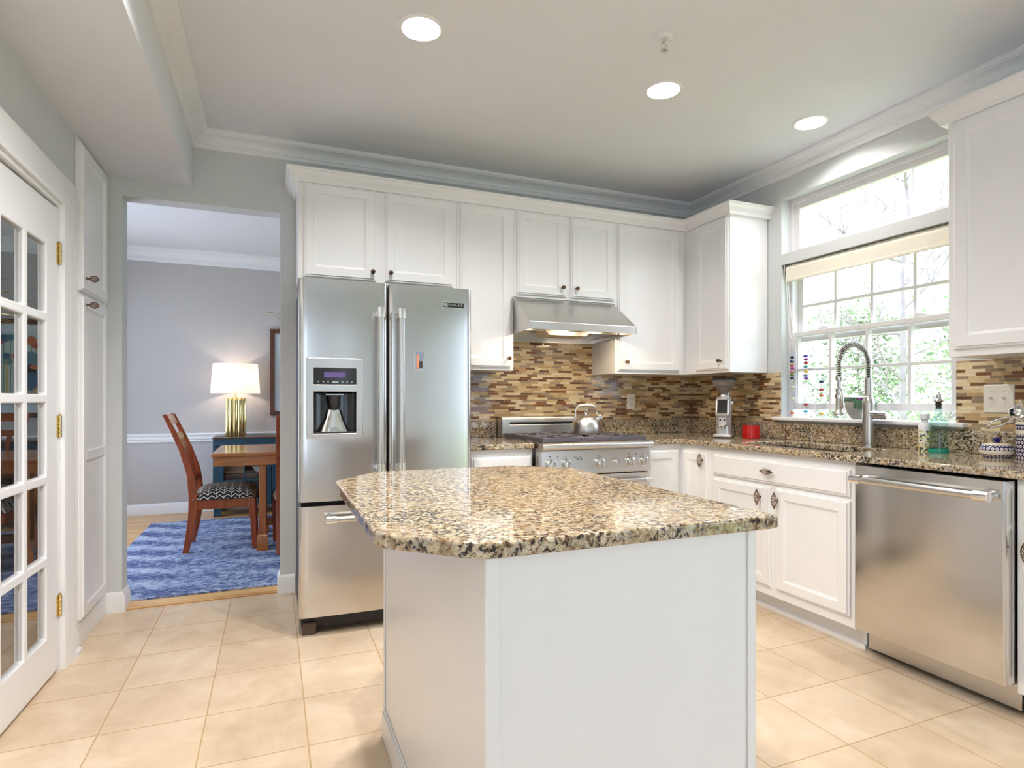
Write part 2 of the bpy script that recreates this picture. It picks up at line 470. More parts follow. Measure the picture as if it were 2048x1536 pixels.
# left wall with the pantry doorway
DY0, DY1, DZ = 1.32, 3.13, 2.04
m_ = MB(); m_.slab([YF - .14, -2.3, -1.1, DY0, DY1, 3.98], [0, .4, DZ, 2.25, 2.95], lambda u, v: not ((DY0 < u < DY1 and v < DZ) or (-2.3 < u < -1.1 and .4 < v < 2.25)), lambda u, v, n: (n, u, v), XL - .12, XL)
struct(m_.build('wall_left', 'wall'))
m_ = MB(); m_.slab([PY0, PY0 + .06, -1.64, -1.56, PY1 - .06, PY1], [.06, .12, PZ - .06, PZ], lambda u, v: not ((PY0 + .06 < u < -1.64 or -1.56 < u < PY1 - .06) and .12 < v < PZ - .06), lambda u, v, n: (n, u, v), XR + .03, XR + .09)
struct(m_.build('window_7', 'trim'))
m_ = MB(); m_.slab([-2.3, -2.24, -1.73, -1.67, -1.16, -1.1], [.4, .46, 1.3, 1.36, 2.19, 2.25], lambda u, v: not ((-2.24 < u < -1.73 or -1.67 < u < -1.16) and (.46 < v < 1.3 or 1.36 < v < 2.19)), lambda u, v, n: (n, u, v), XL - .09, XL - .03)
struct(m_.build('window_8', 'trim'))  # unseen left-wall window, added to throw light towards the island and right cabinets
# closet behind the glazed door
m_ = MB(); m_.box(-2.06, -1.96, 1.1, 3.5, 0, 2.95); struct(m_.build('wall_pantry', 'wall'))
m_ = MB(); m_.box(-1.96, XL - .12, 1.1, 1.2, 0, 2.95); struct(m_.build('wall_pantry_near', 'wall'))
m_ = MB(); m_.box(-1.96, XL - .12, 3.4, 3.5, 0, 2.95); struct(m_.build('wall_pantry_far', 'wall'))
m_ = MB(); m_.box(-2.06, XL - .12, 1.1, 3.5, -.1, 0); struct(m_.build('floor_pantry', 'planks'))
# wall behind the camera with narrow windows added to light the island and streak the refrigerator
FW = [(-.7, -.3, .3, 2.3), (.84, 1.0, .3, 2.3), (2.3, 2.42, .3, 2.3)]
m_ = MB(); m_.slab([XL - .12, -.7, -.3, .84, 1.0, 2.3, 2.42, XR + .16], [0, .3, 2.3, 2.95],
                   lambda u, v: not any(a < u < b and c < v < d for a, b, c, d in FW), lambda u, v, n: (u, n, v), YF - .14, YF)
struct(m_.build('wall_front', 'wall'))
for k, (a, b, c, d) in enumerate(FW):
    m_ = MB(); m_.slab([a, a + .03, b - .03, b], [c, c + .03, (c + d) / 2 - .02, (c + d) / 2 + .02, d - .03, d],
            lambda u, v: not (a + .03 < u < b - .03 and (c + .03 < v < (c + d) / 2 - .02 or (c + d) / 2 + .02 < v < d - .03)),
            lambda u, v, n: (u, n, v), YF - .10, YF - .04)
    struct(m_.build('window_%d' % (k + 3), 'trim'))
m_ = MB(); m_.slab([4.5, 4.56, 5.37, 5.43, 6.24, 6.3], [.6, .66, 1.37, 1.43, 2.14, 2.2], lambda u, v: not ((4.56 < u < 5.37 or 5.43 < u < 6.24) and (.66 < v < 1.37 or 1.43 < v < 2.14)), lambda u, v, n: (n, u, v), XR + .04, XR + .10)
struct(m_.build('window_5', 'trim'))  # unseen dining window, added to brighten that room from the right
# dining room walls
m_ = MB(); m_.box(-2.5, XR + .16, 7.01, 7.15, 0, 2.95); struct(m_.build('wall_dining_far', 'dwall'))
m_ = MB(); m_.slab([3.98, 4.25, 6.5, 7.15], [0, .2, 2.3, 2.95], lambda u, v: not (4.25 < u < 6.5 and .2 < v < 2.3), lambda u, v, n: (n, u, v), -1.94, -1.8)
struct(m_.build('wall_dining_left', 'dwall'))
m_ = MB(); m_.slab([4.25, 4.31, 5.34, 5.40, 6.44, 6.5], [.2, .26, 1.28, 1.34, 2.24, 2.3],
                   lambda u, v: not ((4.31 < u < 5.34 or 5.40 < u < 6.44) and (.26 < v < 1.28 or 1.34 < v < 2.24)), lambda u, v, n: (n, u, v), -1.9, -1.85)
struct(m_.build('window_6', 'trim'))

# dropped beam along the left wall
m_ = MB(); m_.box(XL, -.435, YF, YB, 2.427, 2.74); struct(m_.build('ceiling_beam', 'ceil'))
# crown mouldings (profile: out from the wall, z)
def crown(drop, out, zc):
    b = zc - drop; P = [(0, b), (.016, b), (.016, b + .020), (.022, b + .024), (.022, b + .030), (.014, b + .032)]
    for k in range(7):
        a = pi / 2 * k / 6; P.append((.014 + (out - .030) * (1 - cos(a)), b + .034 + (drop - .060) * sin(a)))
    return P + [(out - .014, zc - .022), (out - .004, zc - .022), (out, zc - .016), (out, zc), (0, zc)]
CP = crown(.094, .088, ZC)
m_ = MB(); m_.sweep(CP, [(XR, YF + .01), (XR, YB), (-.435, YB), (-.435, YF + .01)])
struct(m_.build('trim_1', 'trim', sharp=12))
m_ = MB(); m_.sweep(crown(.135, .10, ZC), [(XR, 3.98), (XR, 7.01), (-1.8, 7.01), (-1.8, 3.98)]); struct(m_.build('trim_2', 'trim', sharp=12))
# dining chair rail and baseboards
m_ = MB(); m_.sweep([(0, .744), (.014, .744), (.014, .762), (.022, .772), (.022, .786), (.016, .792), (.026, .806), (.030, .822), (.024, .832), (0, .832)], [(XR, 7.01), (-2.5, 7.01)])
struct(m_.build('trim_3', 'trim', sharp=28))
BP = [(0, 0), (.016, 0), (.016, .082), (.011, .098), (.006, .108), (0, .112)]
m_ = MB(); m_.sweep(BP, [(XR, 7.01), (-1.8, 7.01), (-1.8, 3.98)]); struct(m_.build('baseboard_dining', 'trim'))
m_ = MB(); m_.sweep(BP, [(OX0, 3.98), (OX0, YB), (XL + .002, YB)]); struct(m_.build('baseboard_back_left', 'trim'))
m_ = MB(); m_.sweep(BP, [(.125, YB), (OX1, YB), (OX1, 3.98)]); struct(m_.build('baseboard_back_right', 'trim'))
BP2 = [(0, 0), (.030, 0), (.030, .018), (.018, .026), (.018, .082), (.012, .098), (.006, .108), (0, .112)]
m_ = MB(); m_.sweep(BP2, [(XL, 3.318), (XL, 3.252)]); struct(m_.build('baseboard_left', 'trim'))
m_ = MB(); m_.box(XL + .0002, XL + .006, 3.319, 3.843, 0, .112); struct(m_.build('baseboard_pantry', 'trim', bev=.002))
m_ = MB(); m_.sweep(BP2, [(XL, 1.20), (XL, YF)]); struct(m_.build('baseboard_left_near', 'trim'))
# oak threshold under the opening
m_ = MB(); m_.box(OX0 + .004, OX1 - .004, 3.874, 4.0, 0, .009); struct(m_.build('trim_4', 'planks', bev=.003))

# door casing on the left wall
m_ = MB(); F = FR('L', XL)
cs = [(0, 0), (.014, 0), (.02, .02), (.016, .07), (.022, .085), (.022, .115), (0, .115)]
L = []
def cas(y, z, dy, dz): return [V((XL + o, y + dy * t, z + dz * t)) for o, t in cs]
m_.loops([cas(DY1, 0, 1, 0), cas(DY1, DZ, 1, 1), cas(DY0, DZ, -1, 1), cas(DY0, 0, -1, 0)])
struct(m_.build('trim_5', 'trim', sharp=28))
m_ = MB(); m_.slab([DY0 - .001, DY0 + .02, DY1 - .02, DY1 + .001], [0, DZ - .02, DZ + .001], lambda u, v: not (DY0 + .02 < u < DY1 - .02 and v < DZ - .02), lambda u, v, n: (n, u, v), XL - .121, XL + .001)
struct(m_.build('trim_6', 'trim'))

# glazed pantry doors: 15 panes each, hung on brass hinges
def french(name, label, loc, rz, hinges, sgn):
    d = thing(name, label, 'door', loc, None, rz)
    # local: leaf runs along -y*sgn from the hinge line, face looks to +x
    W = .884; cols = [.130, .314, .351, .535, .572, .756]; rows = [.19, .492, .528, .830, .866, 1.168, 1.204, 1.506, 1.542, 1.826]
    def keep(u, v):
        return not any(cols[i] < u < cols[i + 1] for i in (0, 2, 4)) or not any(rows[j] < v < rows[j + 1] for j in (0, 2, 4, 6, 8))
    mb = MB(); mb.slab([0, *cols, W], [.012, *rows, 2.012], keep, lambda u, v, n: (n, -sgn * u, v), -.036, 0)
    mb.build('door_frame', 'trim', d, bev=.007, local=True, segs=3)
    for i in (0, 2, 4):
        for j in (0, 2, 4, 6, 8):
            q = MB(); q.slab([cols[i] - .004, cols[i + 1] + .004], [rows[j] - .004, rows[j + 1] + .004], lambda u, v: True, lambda u, v, n: (n, -sgn * u, v), -.020, -.016)
            q.build('glass_pane', 'doorpane', d, local=True)
    for z in hinges:
        q = MB()
        for k in range(5): q.lathe([(.006, z - .047 + k * .019), (.0068, z - .046 + k * .019), (.0068, z - .030 + k * .019), (.006, z - .029 + k * .019)], (.006, sgn * .004, 0), 12)
        q.box(-.001, .002, -sgn * .002, -sgn * .020, z - .045, z + .047)
        q.ball((.006, sgn * .004, z + .051), .005, 8, 6)
        q.build('hinge', 'brass', d, local=True)
    return d
french('french_door', 'white glazed door with fifteen panes beside the tall pantry cabinet', (XL - .004, 3.106, 0), R(-1.4), (.287, 1.065, 1.815), 1)
d2_ = french('door_2', 'white glazed door leaf nearer the camera, meeting the hinged leaf by the pantry cabinet', (XL - .004, 1.332, 0), 0, (.287, 1.065, 1.815), -1)
del d2_['label'], d2_['category']; struct(d2_)

# ------------------------------------------------------------------ window units in the right wall
def lattice(mb, F, u0, u1, v0, v1, fr, us, vs, bar, n0, n1):
    """frame with muntins as one plate; us, vs are bar centres; fr=(left,right,bottom,top) widths"""
    U = [u0, u0 + fr[0], u1 - fr[1], u1]; W = [v0, v0 + fr[2], v1 - fr[3], v1]
    for u in us: U += [u - bar / 2, u + bar / 2]
    for v in vs: W += [v - bar / 2, v + bar / 2]
    def keep(a, b):
        if a < u0 + fr[0] or a > u1 - fr[1] or b < v0 + fr[2] or b > v1 - fr[3]: return True
        return any(abs(a - u) < bar / 2 for u in us) or any(abs(b - v) < bar / 2 for v in vs)
    mb.slab(U, W, keep, F, n0, n1)
MU = [2.645, 2.402, 2.152]
F = FR('Rr', XR)
w2 = bpy.data.objects.new('window_2', None); COL.objects.link(w2); w2.location = (XR, 2.41, WZ2); struct(w2)
q = MB(); lattice(q, F, WY0, WY1, WZ2, WZ3, (.022, .022, .012, .03), [], [], 0, -.15, -.075); struct(q.build('window_frame', 'vinyl', w2, bev=.002))
q = MB(); lattice(q, F, WY0 + .02, WY1 - .02, WZ2 + .01, WZ3 - .028, (.046, .046, .036, .04), MU, [], .017, -.125, -.09); struct(q.build('sash', 'vinyl', w2, bev=.003))
q = MB(); q.fbox(F, WY0 + .06, WY1 - .06, WZ2 + .04, WZ3 - .06, -.11, -.106); struct(q.build('glass_pane', 'pane', w2))
q = MB(); q.fbox(F, 2.56, 2.60, WZ2 + .008, WZ2 + .022, -.09, -.07); struct(q.build('sash_lock', 'nickel', w2))
w1 = bpy.data.objects.new('window_1', None); COL.objects.link(w1); w1.location = (XR, 2.41, WZ0); struct(w1)
q = MB(); lattice(q, F, WY0, WY1, WZ0, WZ1, (.034, .034, .014, .03), [], [], 0, -.158, -.06); struct(q.build('window_frame', 'vinyl', w1, bev=.002))
q = MB(); lattice(q, F, WY0 + .03, WY1 - .03, 1.565, WZ1 - .025, (.04, .04, .036, .04), MU, [1.80], .017, -.145, -.115); struct(q.build('upper_sash', 'vinyl', w1, bev=.003))
q = MB(); q.fbox(F, WY0 + .06, WY1 - .06, 1.59, WZ1 - .05, -.132, -.128); struct(q.build('glass_pane', 'pane', w1))
q = MB(); lattice(q, F, WY0 + .032, WY1 - .032, 1.118, 1.628, (.038, .038, .042, .03), MU, [1.378], .017, -.105, -.07); struct(q.build('lower_sash', 'vinyl', w1, bev=.003))
q = MB(); q.fbox(F, WY0 + .06, WY1 - .06, 1.15, 1.61, -.09, -.086); struct(q.build('glass_pane', 'pane', w1))
for y in (2.70, 2.10):
    q = MB(); q.fbox(F, y - .035, y + .035, 1.628, 1.640, -.10, -.075); q.fbox(F, y - .012, y + .03, 1.640, 1.650, -.095, -.08); struct(q.build('sash_lock', 'vinyl', w1, bev=.002))
# stool (sill board)
m_ = MB(); m_.slab([1.812, WY0 + .001, WY1 - .001, 2.99], [3.088, 3.1385, 3.202], lambda u, v: v < 3.1385 or WY0 < u < WY1, lambda u, v, n: (v, u, n), 1.046, 1.069)
struct(m_.build('trim_7', 'trim', bev=.006, segs=3))

# roller blind
bl = thing('roller_blind', 'cream roller blind pulled up at the top of the lower kitchen window', 'blind', (3.17, 2.41, 1.98))
q = MB(); q.lathe([(.036, 1.895), (.036, 2.93)], (3.184, 0, 2.040), 24, 'y'); q.build('roller', 'blind', bl)
q = MB(); q.prism([(3.147, 2.04), (3.149, 2.04), (3.149, 1.965), (3.147, 1.965)], 'y', 1.90, 2.925); q.build('fabric', 'blind', bl)
q = MB(); q.prism([(3.142, 1.958), (3.155, 1.958), (3.155, 1.976), (3.142, 1.976)], 'y', 1.90, 2.925); q.build('hem_bar', 'blind', bl, bev=.003)
for y in (1.885, 2.938):
    q = MB(); q.box(3.15, 3.21, y - .003, y + .003, 2.0, 2.074); q.build('bracket', 'nickel', bl)
q = MB(); q.tube([(3.150, 2.922, 2.0), (3.150, 2.915, 1.80), (3.155, 2.905, 1.62), (3.158, 2.88, 1.575), (3.158, 2.87, 1.60), (3.154, 2.90, 1.80), (3.15, 2.915, 2.0)], .0022, 6); q.build('pull_cord', 'trim', bl)

# ------------------------------------------------------------------ cabinets
DP = [(0, 0), (0, .010), (.004, .013), (.009, .013), (.012, .0195), (.056, .0195), (.060, .0145), (.066, .0125), (.070, .011)]
DRW = [(0, 0), (0, .010), (.004, .013), (.010, .013), (.014, .0195)]
def cage(mb, A, B, Rm, nw=7, r=.0013, tw=.75, t0=.0, t1=1.0, pw=.8):
    A, B = V(A), V(B); d = (B - A); u = d.normalized(); s = u.orthogonal().normalized(); t = u.cross(s)
    for k in range(nw):
        P = []
        for i in range(13):
            f = i / 12; g_ = t0 + (t1 - t0) * f; rr = Rm * max(sin(pi * g_), .08) ** pw; a = 2 * pi * (k / nw + tw * f)
            P.append(A + d * f + (s * cos(a) + t * sin(a)) * rr)
        mb.tube(P, r, 5)
    mb.ball(A, r * 2.4, 8, 6); mb.ball(B, r * 2.4, 8, 6)
def knob_round(F, u, v, par):          # birdcage knob seen end on
    mb = MB(); P = lambda n: F(u, v, n)
    mb.tube([P(.0185), P(.0225)], [.007, .006], 12); mb.tube([P(.0225), P(.036)], [.0042, .0036], 10)
    cage(mb, P(.034), P(.060), .0125, 9, .0014, .5, .12, .97, .7)
    mb.ball(P(.046), .0085, 12, 8)
    mb.build('knob', 'bronze', par)
def knob_spindle(F, u, v, par, horiz=False):   # elongated birdcage pull across a short stem
    mb = MB(); P = lambda du, dv, n: F(u + du, v + dv, n)
    mb.tube([P(0, 0, .018), P(0, 0, .021)], [.008, .007], 12); mb.tube([P(0, 0, .021), P(0, 0, .040)], [.004, .0034], 10)
    L_ = .041
    if horiz: cage(mb, P(-L_, 0, .044), P(L_, 0, .044), .0145, 8, .0016, .6)
    else: cage(mb, P(0, -L_, .044), P(0, L_, .044), .0145, 8, .0016, .6)
    mb.build('pull', 'bronze', par)
def door(F, r, par, name='door', knob=None, kind='round', prof=DP, rails=()):
    mb = MB(); u0, u1, v0, v1 = r
    mb.stack(F, u0, u1, v0, v1, prof)
    if rails:
        mb.mi = 0
        for z in rails: mb.fbox(F, u0 + .06, u1 - .06, z - .022, z + .022, .010, .0193)
    o = mb.build(name, 'white', par, bev=0, sharp=20)
    if knob:
        (knob_round if kind == 'round' else knob_spindle)(F, knob[0], knob[1], o, *([kind == 'h'] if kind in 'vh' else []))
    return o
def wall_cab(label, F, face, u0, u1, v0, v1, depth, doors, loc, group='white wall cabinets'):
    t = thing('wall_cabinet', label, 'cabinet', loc, group)
    mb = MB(); mb.fbox(F, u0, u1, v0, v1, -depth, 0); mb.build('carcass', 'white', t, bev=.0015)
    for r, k in doors: door(F, r, t, knob=k)
    return t
UF = 3.53; FB = FR('B', UF); FRt = FR('Rr', 2.81)
wall_cab('white two-door wall cabinet above the steel refrigerator', FB, 'B', .13, 1.062, 1.862, 2.43, .325,
         [((.160, .561, 1.882, 2.412), (.541, 1.930)), ((.618, 1.034, 1.882, 2.412), (.646, 1.932))], (.6, 3.69, 1.862))
wall_cab('tall white single-door wall cabinet between the refrigerator and the range hood', FB, 'B', 1.0625, 1.4445, 1.37, 2.43, .325,
         [((1.081, 1.424, 1.388, 2.412), (1.400, 1.447))], (1.25, 3.69, 1.37))
wall_cab('short white two-door wall cabinet directly above the range hood', FB, 'B', 1.445, 2.2095, 1.85, 2.43, .325,
         [((1.465, 1.819, 1.868, 2.412), (1.787, 1.928)), ((1.857, 2.197, 1.868, 2.412), (1.893, 1.929))], (1.83, 3.69, 1.85))
wall_cab('white wall cabinet right of the range hood, reaching into the corner', FB, 'B', 2.21, 3.132, 1.365, 2.43, .325,
         [((2.228, 2.752, 1.384, 2.412), (2.286, 1.446))], (2.6, 3.69, 1.365))
wall_cab('white wall cabinet on the window wall above the coffee grinder', FRt, 'Rr', 3.07, 3.529, 1.365, 2.43, .325,
         [((3.082, 3.40, 1.384, 2.412), (3.134, 1.444))], (2.97, 3.30, 1.365))
wall_cab('white wall cabinet at the right picture edge, above the light switches', FRt, 'Rr', .76, 1.708, 1.372, 2.43, .325,
         [((1.245, 1.680, 1.404, 2.412), None), ((.785, 1.220, 1.404, 2.412), None)], (2.97, 1.23, 1.372))
# bottom light rails under the cabinets
# crown on the cabinets
CC = [(-.004, 2.412), (.022, 2.412), (.026, 2.420), (.026, 2.430), (.034, 2.438), (.046, 2.452), (.054, 2.468), (.062, 2.473), (.062, 2.483), (-.004, 2.483)]
m_ = MB(); m_.sweep(CC, [(3.139, 3.07), (2.81, 3.07), (2.81, UF), (.13, UF), (.13, 3.858)][::1])
tag(m_.build('cabinet_crown_molding', 'white', sharp=12, loc=(1.5, 3.6, 2.412)), 'white crown molding along the top of the back wall cabinets', 'molding', 'crown moldings on the wall cabinets')
m_ = MB(); m_.sweep(CC, [(2.81, .762), (2.81, 1.708), (3.139, 1.708)])
tag(m_.build('cabinet_crown_molding', 'white', sharp=12, loc=(2.97, 1.2, 2.412)), 'white crown molding on the wall cabinet right of the window', 'molding', 'crown moldings on the wall cabinets')

# tall pantry cabinet in the left wall
t = thing('pantry_cabinet', 'tall white pantry cabinet with upper and lower doors left of the dining opening', 'cabinet', (XL, 3.57, .11))
FL = FR('L', XL)
q = MB(); q.fbox(FL, 3.32, 3.855, .115, 2.425, .0005, .006); q.build('face_frame', 'white', t, bev=.0015)
door(FR('L', XL + .006), (3.352, 3.805, 1.702, 2.402), t, knob=None)
o = door(FR('L', XL + .006), (3.352, 3.805, .135, 1.682), t, knob=None, rails=(.91,))
def knob_side(x, y, z, par):
    mb = MB(); mb.tube([(x, y, z), (x + .004, y, z)], [.008, .007], 12); mb.tube([(x + .004, y, z), (x + .018, y, z)], [.0046, .004], 10)
    cage(mb, (x + .016, y, z), (x + .052, y, z), .0155, 9, .0016, .45, .06, .93, .8); mb.tube([(x + .0505, y, z), (x + .053, y, z)], [.006, .005], 12)
    mb.build('knob', 'bronze', par)
for ch in list(t.children):
    if ch.name.startswith('door'):
        top = max(v.co.z for v in ch.data.vertices) + .11 > 2
        knob_side(XL + .0255, 3.395, 1.765 if top else 1.638, ch)

def base_cab(label, F, u0, u1, depth, parts, loc, toe=True, top=.889, hollow=False):
    t = thing('base_cabinet', label, 'cabinet', loc, 'white base cabinets')
    mb = MB()
    if hollow: mb.slab([u0, u0 + .018, u1 - .018, u1], [-depth, -depth + .012, -.03, 0], lambda a, b: not (u0 + .018 < a < u1 - .018 and -depth + .012 < b < -.03), lambda a, b, n: F(a, n, b), .105, top)
    else: mb.fbox(F, u0, u1, .105, top, -depth, 0)
    mb.build('carcass', 'white', t, bev=.0015)
    if toe:
        mb = MB(); mb.fbox(F, u0, u1, 0, .105, -depth, -.075); mb.fbox(F, u0, u1, 0, .022, -.076, -.062); mb.build('toe_kick', 'white', t)
    for nm, r, k, kd, pr in parts: door(F, r, t, nm, k, kd, pr)
    return t
FBb = FR('B', 3.22); FRb = FR('Rr', 2.53)
base_cab('white base cabinet between the refrigerator and the range', FBb, 1.03, 1.44, .63,
         [('drawer', (1.052, 1.428, .72, .848), (1.24, .784), 'h', DRW), ('door', (1.052, 1.428, .155, .70), (1.385, .63), 'v', DP)], (1.24, 3.53, 0))
t = thing('base_cabinet', 'white corner base cabinet with folding door in the inner corner right of the range', 'cabinet', (2.55, 3.45, 0), 'white base cabinets')
q = MB(); q.slab([2.215, 2.53, 3.13], [2.935, 3.22, 3.85], lambda u, v: not (u < 2.53 and v < 3.22), lambda u, v, n: (u, v, n), .105, .889); q.build('carcass', 'white', t, bev=.0015)
q = MB(); q.slab([2.215, 2.605, 3.13], [2.935, 3.295, 3.85], lambda u, v: not (u < 2.605 and v < 3.295), lambda u, v, n: (u, v, n), 0, .105); q.build('toe_kick', 'white', t)
door(FBb, (2.226, 2.506, .155, .852), t, 'door')
door(FRb, (2.945, 3.190, .155, .852), t, 'door', (2.985, .800), 'v')
base_cab('white sink base cabinet with two doors under the kitchen window', FRb, 1.945, 2.934, .60,
         [('false_drawer', (1.968, 2.896, .722, .850), (2.447, .790), 'h', DRW), ('door', (2.447, 2.896, .155, .703), (2.512, .642), 'v', DP), ('door', (1.968, 2.408, .155, .703), (2.390, .640), 'v', DP)], (2.85, 2.44, 0), hollow=True)
base_cab('white base cabinet right of the dishwasher at the picture edge', FRb, .62, 1.300, .60,
         [('drawer', (.64, 1.278, .722, .850), (.95, .79), 'h', DRW), ('door', (.975, 1.278, .155, .703), (1.252, .635), 'v', DP), ('door', (.64, .960, .155, .703), (.93, .635), 'v', DP)], (2.85, .95, 0))

# ------------------------------------------------------------------ countertops, splashes, tile
CT, CTH = .922, .031
m_ = MB(); m_.box(1.022, 1.441, 3.19, 3.838, CT - CTH, CT)
tag(m_.build('countertop', 'granite', bev=.005, segs=3, loc=(1.23, 3.5, CT)), 'short speckled granite countertop between the refrigerator and the range', 'countertop', 'granite countertops')
SX0, SX1, SY0, SY1 = 2.600, 2.965, 2.06, 2.80
sc_ = [SX0 + (SX1 - SX0) * (1 - cos(pi * i / 10)) / 2 for i in range(11)]; sy_ = [SY0 + .09 * i / 4 for i in range(5)] + [SY1 - .09 * i / 4 for i in range(5)]
def sink_in(u, v):
    if not (SX0 < u < SX1 and SY0 < v < SY1): return False
    a = (u - (SX0 + SX1) / 2) / ((SX1 - SX0) / 2); k = .09 * (1 - max(0, 1 - abs(a) ** 3) ** (1 / 3))
    return SY0 + k < v < SY1 - k
m_ = MB(); m_.slab([2.214, 2.50, 3.118, *sc_], [.60, 3.19, 3.838, *sy_],
                   lambda u, v: (v > 3.19 or u > 2.50) and not sink_in(u, v), lambda u, v, n: (u, v, n), CT - CTH, CT)
tag(m_.build('countertop', 'granite', bev=.004, segs=2, loc=(2.8, 2.3, CT)), 'long L-shaped granite countertop running under the window past the sink', 'countertop', 'granite countertops')
# stainless sink bowl hung under the stone
s_ = thing('sink', 'undermount stainless steel sink set in the counter below the window', 'sink', (2.78, 2.43, .70))
q = MB(); q.loops([[(SX0 - .02, SY0 - .02, .8895), (SX1 + .02, SY0 - .02, .8895), (SX1 + .02, SY1 + .02, .8895), (SX0 - .02, SY1 + .02, .8895)],
                   [(SX0 - .004, SY0 - .004, .8895), (SX1 + .004, SY0 - .004, .8895), (SX1 + .004, SY1 + .004, .8895), (SX0 - .004, SY1 + .004, .8895)],
                   [(SX0 + .004, SY0 + .004, .72), (SX1 - .004, SY0 + .004, .72), (SX1 - .004, SY1 - .004, .72), (SX0 + .004, SY1 - .004, .72)],
                   [(SX0 + .03, SY0 + .03, .70), (SX1 - .03, SY0 + .03, .70), (SX1 - .03, SY1 - .03, .70), (SX0 + .03, SY1 - .03, .70)]], (False, True))
q.build('bowl', 'steelv', s_)
q = MB(); q.lathe([(.045, .7005), (.045, .703), (.03, .7025), (.02, .699)], (2.78, 2.43, 0), 24); q.build('drain', 'chrome', s_)
# granite upstands
GS = 1.032
m_ = MB(); m_.box(1.022, 1.441, 3.8395, 3.8595, CT, GS); tag(m_.build('granite_upstand', 'granite', bev=.002, loc=(1.23, 3.85, CT)), 'short granite upstand on the back wall between refrigerator and range', 'backsplash', 'granite upstands')
m_ = MB(); m_.box(2.216, 3.118, 3.8395, 3.8595, CT, GS); tag(m_.build('granite_upstand', 'granite', bev=.002, loc=(2.6, 3.85, CT)), 'granite upstand on the back wall right of the range, below the power outlet', 'backsplash', 'granite upstands')
m_ = MB(); m_.box(3.1195, 3.1395, .60, 3.838, CT, GS); tag(m_.build('granite_upstand', 'granite', bev=.002, loc=(3.13, 2.2, CT)), 'long granite upstand below the kitchen window sill behind the faucet', 'backsplash', 'granite upstands')
# mosaic strips
m_ = MB(); m_.slab([1.022, 1.4445, 2.2095, 3.132], [.90, 1.0325, 1.364, 1.80], lambda u, v: (1.4445 < u < 2.2095) or (1.0325 < v < 1.364), lambda u, v, n: (u, n, v), 3.8515, 3.8595)
tag(m_.build('mosaic_backsplash', 'mosaic'), 'brown and cream strip mosaic on the back wall behind the range and kettle', 'backsplash', 'strip mosaic backsplashes')
m_ = MB(); m_.box(3.1315, 3.1395, 2.957, 3.8505, 1.0325, 1.364)
tag(m_.build('mosaic_backsplash', 'mosaic'), 'brown and cream strip mosaic on the window wall behind the coffee grinder', 'backsplash', 'strip mosaic backsplashes')
m_ = MB(); m_.box(3.1315, 3.1395, .60, 1.868, 1.0325, 1.371)
tag(m_.build('mosaic_backsplash', 'mosaic'), 'brown and cream strip mosaic around the light switches right of the window', 'backsplash', 'strip mosaic backsplashes')

# ------------------------------------------------------------------ island
t = thing('kitchen_island', 'white panelled kitchen island under a granite top in the middle of the floor', 'island', (.69, 1.55, 0))
q = MB(); q.box(.365, 1.005, 1.025, 2.085, 0, .889); q.build('carcass', 'white', t, bev=.001)
FI = FR('B', 1.025)
q = MB(); q.fbox(FI, .362, .392, 0, .889, 0, .006); q.build('corner_trim', 'white', t, bev=.003)
q = MB(); q.fbox(FI, .985, 1.008, 0, .889, 0, .006); q.build('corner_trim', 'white', t, bev=.003)
FS = lambda u, v, n: V((.365 - n, u, v))
q = MB(); q.fbox(FS, 1.02, 2.085, 0, .09, 0, .011); q.fbox(FS, 1.02, 2.085, .09, .1, 0, .006); q.build('base_trim', 'white', t, bev=.002)
q = MB(); q.fbox(FS, 2.07, 2.085, .1, .889, 0, .006); q.build('corner_trim', 'white', t, bev=.002)
q = MB(); q.fbox(FI, .392, .985, 0, .085, 0, .005); q.build('base_trim', 'white', t, bev=.002)
def rounded(poly, rads, k=7):
    out = []; n = len(poly)
    for i in range(n):
        p, a, b = V(poly[i]), V(poly[i - 1]), V(poly[(i + 1) % n]); r = rads[i]
        u, w = (a - p).normalized(), (b - p).normalized(); h = u.angle(w) / 2; tt = r / math.tan(h)
        c = p + (u + w).normalized() * (r / sin(h)); s0 = p + u * tt - c; s1 = p + w * tt - c
        for j in range(k + 1):
            f = j / k; v = s0.lerp(s1, f).normalized() * r; out.append((c.x + v.x, c.y + v.y))
    return out
ip = rounded([(.186, 1.975), (.186, 1.165), (.350, 1.003), (1.062, 1.003), (1.062, 1.99), (.90, 2.167), (.345, 2.167)], [.06, .08, .10, .012, .10, .10, .08])
m_ = MB(); m_.prism(ip, 'z', .8895, .920)
tag(m_.build('island_countertop', 'granite', bev=.006, segs=3, loc=(.62, 1.58, .92)), 'speckled granite top with clipped corners resting on the white island', 'countertop')

# ------------------------------------------------------------------ refrigerator
FY = 3.06; FX0, FX1, FXM = .118, 1.006, .553
t = thing('refrigerator', 'stainless french-door refrigerator with ice dispenser left of the counter', 'refrigerator', (.56, 3.45, 0))
q = MB(); q.box(FX0 + .012, FX1 - .008, 3.135, 3.83, .035, 1.775); q.build('cabinet_body', 'dark', t, bev=.004)
FF = FR('B', FY)
def bow(a, b, amp, edge):
    def f(u, v):
        s = (u - a) / (b - a)
        return -amp * (2 * s - 1) ** 2 - (edge * (1 - min(1, min(u - a, b - u) / .022)) ** 2)
    return f
def fdoor(name, a, b, c, d, amp, hole=None):
    us = [a + (b - a) * i / 20 for i in range(21)] + [a + .004, a + .010, a + .016, b - .004, b - .010, b - .016]; vs = [c, d]
    if hole: us += hole[:2]; vs += hole[2:]
    keep = (lambda u, v: not (hole[0] < u < hole[1] and hole[2] < v < hole[3])) if hole else (lambda u, v: True)
    q = MB(); q.slab(us, vs, keep, FF, -.068, 0, bow(a, b, amp, .010)); return q.build(name, 'steel', t, sharp=50)
